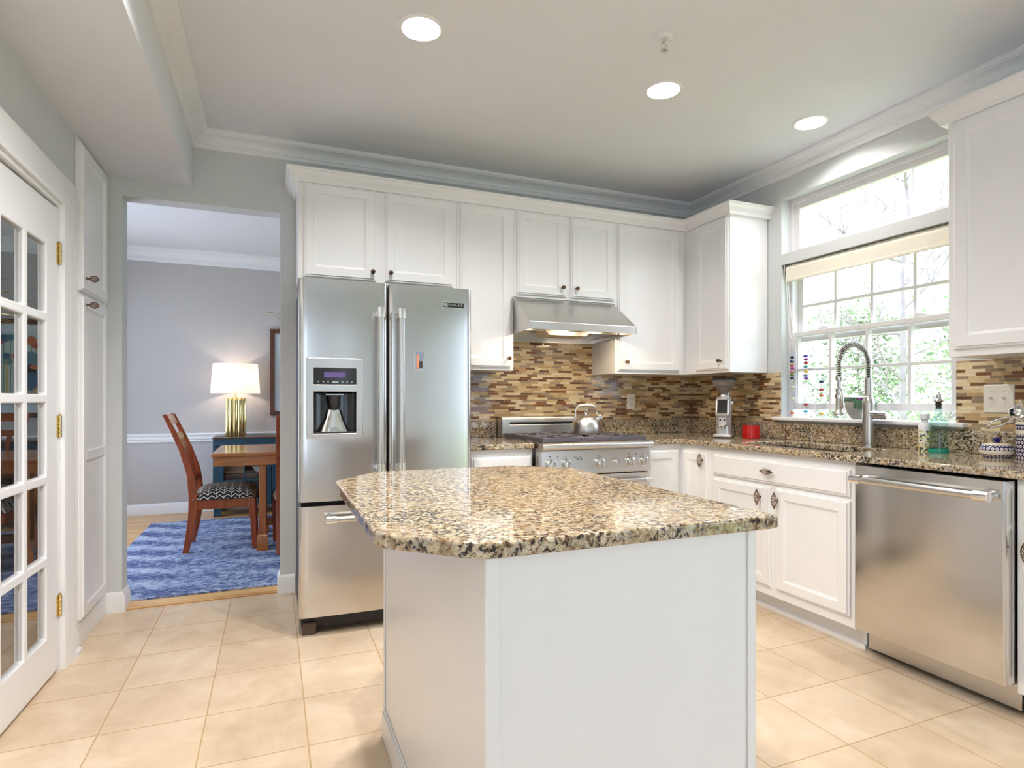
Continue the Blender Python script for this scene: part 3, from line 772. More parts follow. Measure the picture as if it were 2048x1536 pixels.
DPH = (.185, .392, 1.012, 1.222)
dl = fdoor('door', FX0, FXM - .006, .675, 1.784, .006, DPH)
dr = fdoor('door', FXM + .006, FX1, .675, 1.784, .006)
dz = fdoor('freezer_drawer', FX0, FX1, .102, .652, .008)
def bar_handle(par, A, B, out, off, r=.0125, cap=.0165):
    A, B, out = V(A), V(B), V(out); d = (B - A).normalized(); q = MB()
    a, b = A + out * off, B + out * off
    q.tube([a, b], r, 20)
    o = q.build('handle', 'nickel', par)
    for p, s in ((a, 1), (b, -1)):
        q = MB(); q.tube([p - d * s * .004, p + d * s * .045], cap, 20); 
        q.tube([p + d * s * .018, p + d * s * .018 - out * off * .6, p + d * s * .018 - out * (off + .008)], [cap * .8, cap * .85, cap * 1.05], 14)
        e = q.build('end_cap', 'chrome', par); 
        mw = e; mw.parent = o
    return o
bar_handle(dl, (.5055, FY - .006, .815), (.5055, FY - .006, 1.642), (0, -1, 0), .058, .0165, .021)
bar_handle(dr, (.6095, FY - .006, .815), (.6095, FY - .006, 1.642), (0, -1, 0), .058, .0165, .021)
bar_handle(dz, (.245, FY, .592), (.88, FY, .592), (0, -1, 0), .058, .0155, .0195)
# dispenser set in the left door
fn = FY + .004
FD = FR('B', fn)
q = MB(); q.slab([.152, .170, .186, .391, .407, .423], [.988, 1.013, 1.221, 1.257, 1.339, 1.390], lambda u, v: not (.186 < u < .391 and (1.013 < v < 1.221 or 1.257 < v < 1.339)), FD, -.004, .010)
dsp = q.build('dispenser', 'steelv', dl, bev=.003)
q = MB(); q.stack(FD, .186, .391, 1.257, 1.339, [(0, -.003), (0, .006), (.001, .007)]); q.build('display', 'black', dsp)
q = MB(); q.fbox(FD, .235, .338, 1.292, 1.318, .0068, .0074); q.build('screen', 'screen', dsp)
q = MB()
for k in range(8): q.fbox(FD, .205 + .023 * k, .212 + .023 * k, 1.268, 1.273, .0068, .0075)
q.fbox(FD, .274, .300, 1.266, 1.272, .0068, .0078); q.build('buttons', 'nickel', dsp)
q = MB(); L = []
for k, (n, dx) in enumerate(((0, 0), (-.05, .004), (-.058, .02))):
    L.append([FD(DPH[0] + dx, DPH[2] + dx * .5, n), FD(DPH[1] - dx, DPH[2] + dx * .5, n), FD(DPH[1] - dx, DPH[3] - dx * .5, n), FD(DPH[0] + dx, DPH[3] - dx * .5, n)])
q.loops(L, (False, True)); q.build('niche', 'black', dsp)
q = MB(); L = []
for z, w, n in ((1.02, .075, -.030), (1.05, .062, -.034), (1.085, .048, -.042), (1.115, .042, -.048), (1.13, .036, -.05)):
    L.append([FD(.288 + w * sin(a), z, n - .012 + .020 * cos(a)) for a in [(-1.25 + 2.5 * i / 12) for i in range(13)]])
q.loops(L, (False, False), closed=False); q.build('paddle', 'chrome', dsp)
q = MB(); q.lathe([(.016, 1.135), (.022, 1.15), (.026, 1.165), (.03, 1.20)], (.288, fn + .03, 0), 20); q.build('spout', 'dark', dsp)
q = MB(); q.fbox(FD, .245, .332, 1.205, 1.211, -.02, -.006); q.build('nozzle_bar', 'nickel', dsp)
q = MB(); q.fbox(FD, .187, .390, 1.0135, 1.020, -.045, .004); q.build('drip_tray', 'dark', dsp)
# maker's badge
q = MB(); q.stack(FF, .842, .962, 1.676, 1.706, [(0, -.002), (0, .0018), (.0015, .0024)])
bd = q.build('badge', 'nickel', dr)
q = MB(); q.stack(FF, .8445, .9595, 1.6785, 1.7035, [(0, .002), (0, .0030)]); q.build('badge_face', 'black', bd)
q = MB(); q.fbox(FF, .8475, .8655, 1.682, 1.700, .003, .0036); q.build('emblem', 'steelv', bd)
q = MB(); q.fbox(FF, .851, .8565, 1.6865, 1.6885, .0036, .0040); q.fbox(FF, .8575, .862, 1.6925, 1.6945, .0036, .0040); q.fbox(FF, .8565, .8575, 1.6865, 1.6945, .0036, .0040); q.build('emblem_mark', 'black', bd)
def text(s, size, loc, rot, mat, par, name, ext=.0004, width=None):
    c = bpy.data.curves.new(name, 'FONT'); c.body = s; c.size = size; c.extrude = ext; c.align_x = 'LEFT'; c.align_y = 'CENTER'
    tmp = bpy.data.objects.new(name, c); COL.objects.link(tmp); bpy.context.view_layer.update()
    me = bpy.data.meshes.new_from_object(tmp.evaluated_get(bpy.context.evaluated_depsgraph_get())); bpy.data.objects.remove(tmp)
    me.materials.clear(); me.materials.append(M[mat]); o = bpy.data.objects.new(name, me); COL.objects.link(o); o.parent = par
    o.location = V(loc) - wloc(par); o.rotation_euler = rot; return o
tx = text('JENN-AIR', .0205, (.8675, FY - .0034, 1.6915), (pi / 2, 0, 0), 'steelv', bd, 'badge_lettering')
tx.scale = (1.02, 1.0, 1)
# base grille and foot
q = MB(); q.box(FX0 + .02, FX1 - .02, 3.150, 3.20, .012, .098); q.build('base_grille', 'dark', t)
q = MB()
for k in range(3):
    for j in range(16): q.box(.24 + j * .044, .276 + j * .044, 3.1455, 3.1505, .030 + k * .020, .038 + k * .020)
q.build('grille_slots', 'iron', t)
q = MB(); q.box(FX0 + .018, FX0 + .085, 3.115, 3.19, 0, .062); q.build('foot', 'iron', t, bev=.006)
q = MB(); q.box(FX1 - .085, FX1 - .018, 3.115, 3.19, 0, .062); q.build('foot', 'iron', t, bev=.006)
# magnet picture on the right door
mg = thing('fridge_magnet', 'small glossy square picture magnet on the right refrigerator door', 'magnet', (.718, FY - .001, 1.388))
q = MB(); q.stack(FF, .690, .742, 1.336, 1.440, [(0, .0002), (0, .003), (.002, .004)]); q.build('frame', 'chrome', mg)
q = MB(); q.fbox(FF, .695, .737, 1.342, 1.434, .004, .0044); q.build('picture', plain('magnet_print', srgb(120, 132, 150), .1), mg)
q = MB(); q.fbox(FF, .700, .712, 1.345, 1.420, .0044, .0047); q.mi = 1; q.fbox(FF, .714, .731, 1.35, 1.385, .0044, .0048)
q.build('print_shapes', [plain('print_orange', srgb(206, 130, 92), .2), M['dark']], mg)

# ------------------------------------------------------------------ range
RX0, RX1 = 1.452, 2.208
t = thing('range', 'stainless steel gas range with round knobs and backguard under the hood', 'range', (1.83, 3.45, 0))
q = MB(); q.box(RX0, RX1, 3.135, 3.845, .10, .905); q.build('body', 'steelv', t, bev=.003)
q = MB(); q.box(RX0 + .02, RX1 - .02, 3.20, 3.84, 0, .10); q.build('base', 'dark', t)
q = MB(); q.box(RX0 + .004, RX1 - .004, 3.13, 3.75, .905, .918); q.build('cooktop', 'steelv', t, bev=.003)
# bullnose
q = MB(); q.prism([(3.14, .882), (3.088, .884), (3.074, .892), (3.070, .905), (3.075, .918), (3.090, .925), (3.13, .927), (3.14, .927)], 'x', RX0 - .008, RX1 + .002); q.build('bullnose', 'steelh', t, sharp=50, bev=.002)
# knob panel
q = MB(); q.prism([(3.14, .880), (3.118, .880), (3.100, .742), (3.106, .735), (3.14, .735)], 'x', RX0, RX1); kp = q.build('control_panel', 'steelh', t, bev=.003)
kn = V((0, -(.880 - .742), -(3.118 - 3.100) * -1)).normalized(); kn = V((0, -.9916, .1294))
def kpt(x, z): return V((x, 3.118 - (.880 - z) * (.018 / .138), z))
def rknob(x, z, r):
    c = kpt(x, z); A = Matrix.Rotation(math.atan2(.1294, .9916), 4, 'X')
    def LP(prof, mb):
        L = []
        for rr, h in prof:
            L.append([c + V((rr * cos(2 * pi * i / 28), 0, 0)) + kn * h + V((0, .1294, .9916)) * (rr * sin(2 * pi * i / 28)) for i in range(28)])
        mb.loops(L)
    q = MB(); LP([(r * 1.18, -.002), (r * 1.2, .004), (r * 1.12, .008), (r * 1.05, .008)], q); b = q.build('knob_ring', 'chrome', kp)
    q = MB(); LP([(r, .004), (r * .96, .024), (r * .9, .030), (r * .82, .031)], q); k = q.build('knob', 'nickel', kp)
    k.data.materials[0] = M['steelv']
    q = MB(); u = V((0, .1294, .9916))
    q.loops([[c + V((s * r * .13, 0, 0)) + kn * h + u * (e * r * .86) for s, e in ((-1, -1), (1, -1), (1, 1), (-1, 1))] for h in (.029, .038)])
    g_ = q.build('knob_grip', 'nickel', kp, bev=.001)
for x in (1.505, 1.608, 1.834, 2.052, 2.150): rknob(x, .800, .0285)
rknob(1.944, .800, .0155)
lens = plain('lens_blue', srgb(96, 108, 138), .2)
for x, z, r in ((1.690, .826, .0055), (1.712, .826, .0055), (1.556, .842, .004), (2.100, .842, .004)):
    q = MB(); q.ball(kpt(x, z), r, 10, 6); q.build('pilot_lamp', lens, kp)
marks = [(x, .846, .006, .002) for x in (1.505, 1.608, 1.834, 2.052, 2.150)] + [(1.944 + .030 * cos(pi * a / 4), .800 + .027 * sin(pi * a / 4), .004, .0012) for a in range(5)] + [(x, .838, .010, .0012) for x in (1.672, 1.705)]
for x, z, w, h in marks:
    c = kpt(x, z); q = MB(); q.box(c.x - w, c.x + w, c.y - .0008, c.y, c.z - h, c.z + h); q.build('panel_mark', 'dark', kp)

# oven door, handle
q = MB(); q.box(RX0 + .004, RX1 - .004, 3.115, 3.14, .16, .728); od = q.build('oven_door', 'steelh', t, bev=.004)
q = MB(); q.box(RX0 + .10, RX1 - .10, 3.1135, 3.116, .28, .60); q.build('oven_window', 'black', od)
q = MB(); q.box(RX0 + .03, RX1 - .03, 3.128, 3.14, .728, .737); q.build('vent_gap', 'dark', t)
bar_handle(od, (RX0 + .03, 3.115, .69), (RX1 - .03, 3.115, .69), (0, -1, 0), .055, .0125, .0155)
q = MB(); q.box(RX0 + .004, RX1 - .004, 3.13, 3.15, .10, .155); q.build('kick_panel', 'steelh', t, bev=.003)
# backguard
q = MB(); q.slab([RX0 - .006, 1.505, 2.155, RX1 + .004], [.918, 1.010, 1.026, 1.052], lambda u, v: not (1.505 < u < 2.155 and 1.010 < v < 1.026), lambda u, v, n: (u, 3.752 - n, v), -.09, .014)
bgd = q.build('backguard', 'steelh', t, bev=.004)
q = MB(); q.box(1.504, 2.156, 3.752, 3.80, 1.009, 1.027); q.build('vent_slot', 'dark', bgd)
q = MB(); q.prism([(3.738, 1.052), (3.846, 1.052), (3.846, 1.062), (3.744, 1.062)], 'x', RX0 - .006, RX1 + .004); q.build('backguard_cap', 'steelv', bgd, bev=.002)
# burners and grates
for x in (1.58, 1.83, 2.08):
    for y in (3.29, 3.58):
        q = MB(); q.lathe([(.055, .918), (.052, .926), (.036, .930), (.034, .938), (.028, .942), (.002, .943)], (x, y, 0), 20); q.build('burner', 'iron', t)
def grate(x0, x1):
    q = MB(); y0, y1, w = 3.135, 3.72, .012
    for (a, b, c, d) in ((x0, x1, y0, y0 + w), (x0, x1, y1 - w, y1), (x0, x0 + w, y0 + w, y1 - w), (x1 - w, x1, y0 + w, y1 - w)): q.box(a, b, c, d, .931, .955)
    xm = (x0 + x1) / 2; ym = (y0 + y1) / 2
    q.box(x0 + w, x1 - w, ym - w / 2, ym + w / 2, .935, .955)
    for yc in (3.29, 3.58):
        q.box(xm - .005, xm + .005, yc + .025, yc + .125, .938, .955); q.box(xm - .005, xm + .005, yc - .125, yc - .025, .938, .955)
        if x1 - x0 > .2:
            q.box(x0 + w, xm - .028, yc - .005, yc + .005, .938, .955); q.box(xm + .028, x1 - w, yc - .005, yc + .005, .938, .955)
            for s in (-1, 1): q.box(xm + s * .075 - .005, xm + s * .075 + .005, yc + .05, yc + .125, .938, .955); q.box(xm + s * .075 - .005, xm + s * .075 + .005, yc - .125, yc - .05, .938, .955)
    for a in (x0 + .006, x1 - .006):
        for b in (y0 + .006, y1 - .006): q.box(a - .006, a + .006, b - .006, b + .006, .916, .932)
    return q.build('grate', 'grate', t, bev=.002)
grate(1.468, 1.724); grate(1.729, 1.931); grate(1.936, 2.192)

# ------------------------------------------------------------------ kettle
k = thing('kettle', 'brushed steel whistling kettle standing on the rear right of the range', 'kettle', (1.936, 3.45, .955))
q = MB(); q.lathe([(.093, .955), (.098, .960), (.099, .972), (.099, .998), (.095, 1.022), (.084, 1.046), (.066, 1.064), (.047, 1.073), (.034, 1.076), (.001, 1.077)], (1.936, 3.45, 0), 40); q.build('body', 'kettle', k)
q = MB(); q.lathe([(.034, 1.0735), (.034, 1.077), (.028, 1.080), (.010, 1.081), (.006, 1.090), (.004, 1.092)], (1.936, 3.45, 0), 24)
q.tube([(1.936 + .012 * sin(a), 3.45, 1.104 - .012 * cos(a)) for a in [2 * pi * i / 20 for i in range(21)]], .0032, 8); q.build('lid', 'chrome', k)
q = MB(); q.tube([(1.995, 3.435, 1.04), (2.018, 3.430, 1.055), (2.034, 3.427, 1.066)], [.022, .017, .0165], 16); q.tube([(2.030, 3.428, 1.063), (2.040, 3.426, 1.072)], [.020, .019], 16); q.build('spout', 'chrome', k)
q = MB(); q.tube([(2.022, 3.428, 1.078), (2.008, 3.431, 1.094), (2.000, 3.433, 1.104)], [.007, .0055, .006], 10); q.build('whistle_lever', 'chrome', k)
q = MB(); q.tube([(1.858, 3.462, 1.03), (1.854, 3.462, 1.05), (1.862, 3.462, 1.075), (1.864, 3.462, 1.095), (1.862, 3.461, 1.115), (1.872, 3.46, 1.130), (1.890, 3.458, 1.138)], [.009, .0055, .005, .005, .005, .0055, .006], 12)
q.ball((1.858, 3.462, 1.028), .012, 12, 8); q.build('handle_bracket', 'chrome', k)
q = MB(); q.tube([(1.874, 3.46, 1.134), (1.895, 3.457, 1.142), (1.93, 3.451, 1.145), (1.965, 3.445, 1.143), (1.995, 3.440, 1.136), (2.002, 3.439, 1.132)], [.006, .010, .0115, .0105, .008, .004], 14); q.build('handle', plain('handle_grey', srgb(198, 188, 182), .3), k)

# ------------------------------------------------------------------ range hood
t = thing('range_hood', 'stainless steel sloped range hood above the range', 'range hood', (1.81, 3.5, 1.61))
HX0, HX1 = 1.436, 2.198
pr = [(3.8505, 1.845), (3.53, 1.847), (3.25, 1.658), (3.25, 1.612)]
q = MB(); L = []
sec = [(3.528, 1.847), (3.252, 1.660), (3.250, 1.656), (3.250, 1.612), (3.262, 1.612), (3.262, 1.645), (3.53, 1.828), (3.8, 1.828)]
q.loops([[V((x, y, z)) for y, z in [(3.8505, 1.847), (3.528, 1.847), (3.252, 1.660), (3.250, 1.656), (3.250, 1.612), (3.262, 1.612), (3.262, 1.640), (3.53, 1.826), (3.845, 1.826), (3.845, 1.595), (3.8505, 1.595)]] for x in (HX0 + .001, HX1 - .001)])
q.build('canopy', 'steelh', t, sharp=25)
for x in (HX0, HX1 - .003):
    q = MB(); q.prism([(3.8505, 1.847), (3.528, 1.847), (3.250, 1.657), (3.250, 1.612), (3.8505, 1.595)], 'x', x, x + .003); q.build('side_panel', 'steelh', t)
q = MB(); q.box(HX0 + .01, HX1 - .01, 3.46, 3.845, 1.628, 1.640); q.build('filter_plate', 'steelv', t)
q = MB(); q.prism([(1.62, 1.628), (1.95, 1.628), (1.92, 1.600), (1.65, 1.600)], 'y', 3.42, 3.60); q.build('filter_box', 'steelh', t, bev=.002)
q = MB(); q.box(HX0 + .01, HX1 - .01, 3.263, 3.40, 1.641, 1.646); q.build('lamp_plate', 'steelv', t)
for x in (1.55, 1.82, 2.08):
    q = MB(); q.lathe([(.034, 1.641), (.034, 1.637), (.028, 1.6355), (.001, 1.635)], (x, 3.325, 0), 20); q.build('hood_lamp', 'hoodbulb', t)

# ------------------------------------------------------------------ dishwasher
t = thing('dishwasher', 'stainless dishwasher with a long bar handle right of the sink cabinet', 'dishwasher', (2.8, 1.61, 0))
DX = 2.468
q = MB(); q.box(2.545, 3.05, 1.325, 1.925, .12, .876); q.build('tub', 'dark', t)
FDW = FR('Rr', DX)
q = MB(); q.slab([1.306, 1.312, 1.320, 1.895, 1.903, 1.909], [.137, .882], lambda u, v: True, FDW, -.07, 0, lambda u, v: -.008 * max(0, 1 - min(u - 1.306, 1.909 - u) / .014) ** 2)
dd = q.build('door', 'steel', t, sharp=50)
bar_handle(dd, (DX, 1.872, .826), (DX, 1.330, .826), (-1, 0, 0), .06, .0150, .0195)
q = MB(); q.box(2.600, 2.625, 1.321, 1.935, .012, .128); kp2 = q.build('toe_panel', 'steelh', t, bev=.002)
for y in (1.42, 1.86):
    q = MB(); q.ball((2.5995, y, .10), .007, 12, 6, (.4, 1, 1)); q.build('screw', 'chrome', kp2)
for y in (1.345, 1.92):
    q = MB(); q.lathe([(.015, 0), (.015, .012), (.007, .013), (.007, .12)], (2.66, y, 0), 12); q.build('foot', 'iron', t)

# ------------------------------------------------------------------ ceiling fixtures
M['refl'] = plain('can_reflector', (.86, .85, .84), .25, 0, .01)
can_labels = ['round recessed ceiling light above the refrigerator side, farthest from the window', 'round recessed ceiling light between the other two, behind the fire sprinkler', 'round recessed ceiling light nearest the kitchen window',
 'unseen recessed ceiling light added beside the beam, in front of the refrigerator', 'unseen recessed ceiling light added straight over the island', 'unseen recessed ceiling light added beside the beam, above the near left corner of the island']
c0 = None
for i, (x, y) in enumerate(CANS):
    ld_ = bpy.data.lights.new('can_lamp', 'AREA'); ld_.shape = 'DISK'; ld_.size = .07; ld_.energy = CAN * (1.1, .62, .5, 1.2, .9, 1.2)[i]; ld_.color = (1, .955, .92)
    lo_ = bpy.data.objects.new('can_lamp', ld_); COL.objects.link(lo_); lo_.location = (x, y, ZC + .042)
    if c0 is None:
        c0 = thing('recessed_light', can_labels[0], 'ceiling light', (x, y, ZC), 'recessed ceiling lights')
        q = MB(); q.lathe([(.076, .004), (.078, -.004), (.084, -.006), (.094, -.004), (.097, -.0005), (.076, .0)], (0, 0, 0), 48, caps=(False, False)); q.build('trim_ring', 'trim', c0, local=True, sharp=60)
        q = MB(); q.lathe([(.0765, .0), (.074, .03), (.064, .075), (.052, .11), (.05, .115), (.001, .116)], (0, 0, 0), 48, caps=(False, True)); q.build('reflector', 'refl', c0, local=True, sharp=60)
        q = MB(); q.lathe([(.001, .044), (.018, .045), (.034, .050), (.043, .060), (.044, .070), (.036, .088), (.026, .105)], (0, 0, 0), 32); q.build('bulb', 'bulb', c0, local=True, sharp=60)
    else:
        c = copy_tree(c0); c.location = (x, y, ZC); c['label'] = can_labels[i]
t = thing('fire_sprinkler', 'small chrome fire sprinkler head hanging from the ceiling', 'sprinkler', (1.556, 2.093, ZC))
z = ZC
q = MB(); q.lathe([(.036, z - .0002), (.036, z - .003), (.028, z - .008), (.018, z - .010), (.001, z - .010)], (1.556, 2.093, 0), 28); q.build('escutcheon', 'trim', t)
q = MB(); q.lathe([(.011, z - .010), (.011, z - .028), (.008, z - .030)], (1.556, 2.093, 0), 16)
for s in (-1, 1): q.tube([(1.556 + s * .009, 2.093, z - .028), (1.556 + s * .013, 2.093, z - .040), (1.556 + s * .009, 2.093, z - .055), (1.556, 2.093, z - .060)], .0022, 8)
q.tube([(1.556, 2.093, z - .028), (1.556, 2.093, z - .058)], .0022, 8); q.build('frame', 'chrome', t)
q = MB(); q.lathe([(.015, z - .060), (.016, z - .063), (.001, z - .065)], (1.556, 2.093, 0), 20); q.build('deflector', 'nickel', t)

# ------------------------------------------------------------------ outlet and switches
t = thing('power_outlet', 'white power outlet on the mosaic wall right of the kettle', 'outlet', (2.555, 3.851, 1.168))
FO = FR('B', 3.8515)
q = MB(); q.stack(FO, 2.517, 2.593, 1.110, 1.226, [(0, 0), (0, .003), (.003, .005)]); q.build('cover_plate', 'plastic', t)
for z in (1.146, 1.190):
    q = MB(); q.stack(FO, 2.538, 2.572, z - .016, z + .016, [(0, .004), (0, .0065), (.002, .007)]); s_ = q.build('receptacle', 'plastic', t)
    q = MB(); q.fbox(FO, 2.546, 2.549, z - .003, z + .008, .0068, .0073); q.fbox(FO, 2.561, 2.564, z - .003, z + .008, .0068, .0073); q.fbox(FO, 2.553, 2.557, z - .012, z - .008, .0068, .0073); q.build('slots', 'dark', s_)
t = thing('light_switch_plate', 'white double light switch plate on the mosaic right of the window', 'light switch', (3.131, 1.683, 1.186))
FO = FR('Rr', 3.1315)
q = MB(); q.stack(FO, 1.620, 1.746, 1.120, 1.252, [(0, 0), (0, .003), (.004, .006)]); q.build('cover_plate', 'plastic', t)
for y in (1.710, 1.658):
    q = MB(); q.fbox(FO, y - .006, y + .006, 1.174, 1.198, .005, .0075); q.prism([(3.1245, 1.180), (3.1245, 1.192), (3.112, 1.200), (3.110, 1.194)], 'y', y - .0045, y + .0045); s_ = q.build('toggle', 'plastic', t)
    q = MB()
    for dz in (-.032, .032): q.ball((3.1255, y, 1.186 + dz), .0035, 8, 6, (.4, 1, 1))
    q.build('screws', 'nickel', s_)

# ------------------------------------------------------------------ faucet
fx, fy = 3.04, 2.262
t = thing('kitchen_faucet', 'tall brushed nickel spring faucet with pull-down spray behind the sink', 'faucet', (fx, fy, CT))
q = MB(); q.lathe([(.034, CT), (.034, CT + .006), (.0305, CT + .008), (.0305, 1.155), (.031, 1.168), (.026, 1.185), (.0215, 1.20), (.0205, 1.215), (.0195, 1.30), (.017, 1.302)], (fx, fy, 0), 32); q.build('body', 'nickel', t)
RC = .1125; zc = 1.368; zt = 1.302
arc = [(fx, fy, zt), (fx, fy, 1.335)] + [(fx - RC + RC * cos(a), fy, zc + RC * sin(a) * 1.02) for a in [pi * i / 28 for i in range(29)]] + [(fx - 2 * RC, fy, 1.335), (fx - 2 * RC, fy, 1.295)]
q = MB(); q.tube(arc, .0075, 12); q.build('hose', 'dark', t)
# coil round the hose
P = [V(p) for p in arc]; cum = [0]
for a, b in zip(P, P[1:]): cum.append(cum[-1] + (b - a).length)
tot = cum[-1]; turns = 52; H = []
for i in range(turns * 12 + 1):
    d = tot * i / (turns * 12); j = max(jj for jj in range(len(cum)) if cum[jj] <= d + 1e-9); j = min(j, len(P) - 2)
    f = (d - cum[j]) / (cum[j + 1] - cum[j]); p = P[j].lerp(P[j + 1], f); tg = (P[j + 1] - P[j]).normalized()
    n1 = V((0, 1, 0)); n2 = tg.cross(n1).normalized(); a = 2 * pi * i / 12; H.append(p + (n1 * cos(a) + n2 * sin(a)) * .0145)
q = MB(); q.tube(H, .0024, 6); q.build('spring', 'nickel', t, sharp=80)
sx = fx - 2 * RC
q = MB(); q.lathe([(.016, 1.305), (.016, 1.285), (.010, 1.282), (.010, 1.245), (.0165, 1.240), (.0165, 1.130), (.020, 1.120), (.026, 1.108), (.026, 1.100), (.020, 1.098)], (sx, fy, 0), 24); sp = q.build('spray_head', 'nickel', t)
q = MB(); q.tube([(sx - .006, fy - .016, 1.225), (sx - .010, fy - .022, 1.215), (sx - .010, fy - .023, 1.150), (sx - .004, fy - .018, 1.135)], [.006, .009, .009, .006], 12); q.build('spray_trigger', 'nickel', sp)
q = MB(); q.tube([(fx, fy, 1.198), (sx + .03, fy, 1.198)], [.0075, .0065], 14); q.lathe([(.0225, 1.190), (.0225, 1.206)], (sx, fy, 0), 20); q.build('support_arm', 'chrome', t)
q = MB(); q.tube([(fx, fy - .02, 1.095), (fx, fy - .105, 1.095)], .0195, 20); q.tube([(fx, fy - .104, 1.095), (fx, fy - .110, 1.095)], [.0175, .016], 20)
hb = q.build('handle_hub', 'nickel', t)
q = MB(); q.tube([(fx - .010, fy - .045, 1.108), (fx - .05, fy - .06, 1.113), (fx - .10, fy - .075, 1.114)], [.008, .0065, .006], 12); q.build('lever', 'nickel', hb)
q = MB(); q.tube([(fx, fy - .1095, 1.095), (fx, fy - .112, 1.095)], .010, 16); q.build('cap', 'chrome', hb)

# ------------------------------------------------------------------ coffee grinder
gx, gy = 2.895, 3.225
t = thing('coffee_grinder', 'silver coffee grinder with a clear bean hopper in the counter corner', 'coffee grinder', (gx, gy, CT), None, R(-48))
silver = plain('silver_paint', srgb(206, 204, 204), .25, .55)
# local: front looks to -y, x across
q = MB(); q.prism(rounded([(-.062, -.10), (.062, -.10), (.062, .10), (-.062, .10)], [.02] * 4), 'z', .006, .024); q.build('base', silver, t, bev=.003, local=True)
q = MB(); q.prism(rounded([(-.056, -.094), (.056, -.094), (.056, .094), (-.056, .094)], [.02] * 4), 'z', 0, .006); q.build('foot_pad', 'dark', t, local=True)
L = []
for z, w, yf, yb in ((.024, .052, -.030, .085), (.06, .050, -.028, .084), (.14, .050, -.034, .082), (.20, .052, -.042, .080), (.265, .052, -.040, .078), (.272, .046, -.034, .072)):
    L.append([(x, y, z) for x, y in rounded([(-w, yf), (w, yf), (w, yb), (-w, yb)], [.030, .030, .03, .03], 6)])
q = MB(); q.loops(L); q.build('body', silver, t, local=True, sharp=50)
q = MB(); q.prism([(-.030, .268), (-.070, .262), (-.098, .160), (-.080, .140), (-.030, .138)], 'x', -.046, .046); hd = q.build('head', silver, t, bev=.012, local=True, segs=4)
q = MB(); q.loops([[(s * .030, y, z) for s in (-1, 1)][::(1 if k == 0 else -1)] + [] for k, (y, z) in enumerate(())] or [[(-.032, -.0722, .258), (.032, -.0722, .258), (.032, -.0975, .168), (-.032, -.0975, .168)], [(-.032, -.0742, .2575), (.032, -.0742, .2575), (.032, -.0995, .1675), (-.032, -.0995, .1675)]]); q.build('display', 'black', hd, local=True)
q = MB(); q.prism(rounded([(-.028, -.080), (.028, -.080), (.028, -.03), (-.028, -.03)], [.008] * 4), 'z', .088, .140); ch = q.build('chute', silver, t, local=True, bev=.002)
q = MB()
for x in (-.013, .013): q.ball((x, -.080, .122), .0065, 10, 8)
q.build('buttons', 'black', ch, local=True)
q = MB(); q.lathe([(.016, .072), (.016, .088)], (0, -.055, 0), 16); q.build('outlet', 'nickel', ch, local=True)
q = MB(); q.tube([(-.026, -.035, .082), (-.028, -.10, .086), (-.02, -.118, .086)], .004, 8); q.tube([(.026, -.035, .082), (.028, -.10, .086), (.02, -.118, .086)], .004, 8); q.tube([(-.02, -.118, .086), (.02, -.118, .086)], .004, 8); q.build('holder_fork', 'nickel', t, local=True)
q = MB(); q.lathe([(.045, .272), (.048, .276), (.048, .281), (.026, .283), (.022, .296)], (0, .02, 0), 32); q.build('collar', silver, t, local=True)
q = MB(); q.lathe([(.022, .292), (.024, .303), (.043, .326), (.064, .350), (.078, .375), (.081, .398)], (0, .02, 0), 40, caps=(False, False)); hp = q.build('hopper', plain('hopper_plastic', (.78, .72, .68), .12, 0, .02, Transmission_Weight=.8, IOR=1.12), t, local=True)
q = MB(); q.lathe([(.083, .396), (.084, .404), (.070, .412), (.001, .414)], (0, .02, 0), 40); q.build('hopper_lid', 'dark', t, local=True)
beans = plain('coffee_beans', srgb(84, 50, 34), .4, 0, .4)
q = MB(); q.lathe([(.018, .296), (.022, .304), (.041, .326), (.060, .349), (.055, .356), (.001, .364)], (0, .02, 0), 24); o = q.build('coffee_beans', beans, t, local=True); o['kind'] = 'stuff'
q = MB(); q.tube([(.050, .015, .235), (.060, .015, .235)], .022, 24); q.tube([(.060, .015, .235), (.064, .015, .235)], [.016, .014], 24); q.build('side_dial', 'nickel', t, local=True)
q = MB(); q.prism(rounded([(-.012, .045), (.030, .045), (.030, .085), (-.012, .085)], [.008] * 4), 'z', .268, .325); q.build('rear_post', silver, t, local=True, bev=.003)
q = MB(); q.tube([(.045, .085, .12), (.06, .12, .08), (.065, .13, .03), (.06, .135, .004)], .004, 8); q.build('power_cord', 'dark', t, local=True)

# red canister
cx, cy = 2.985, 3.065
t = thing('canister', 'small glossy red canister beside the coffee grinder', 'canister', (cx, cy, CT))
q = MB(); q.lathe([(.055, CT), (.058, CT + .004), (.058, CT + .086), (.057, CT + .089)], (cx, cy, 0), 40); q.build('body', 'red', t)
q = MB(); q.lathe([(.0595, CT + .088), (.0600, CT + .092), (.0595, CT + .098), (.055, CT + .100), (.001, CT + .1005)], (cx, cy, 0), 40); q.build('lid', pane_mat('clear_lid', 1.5, (.8, .82, .86)), t)

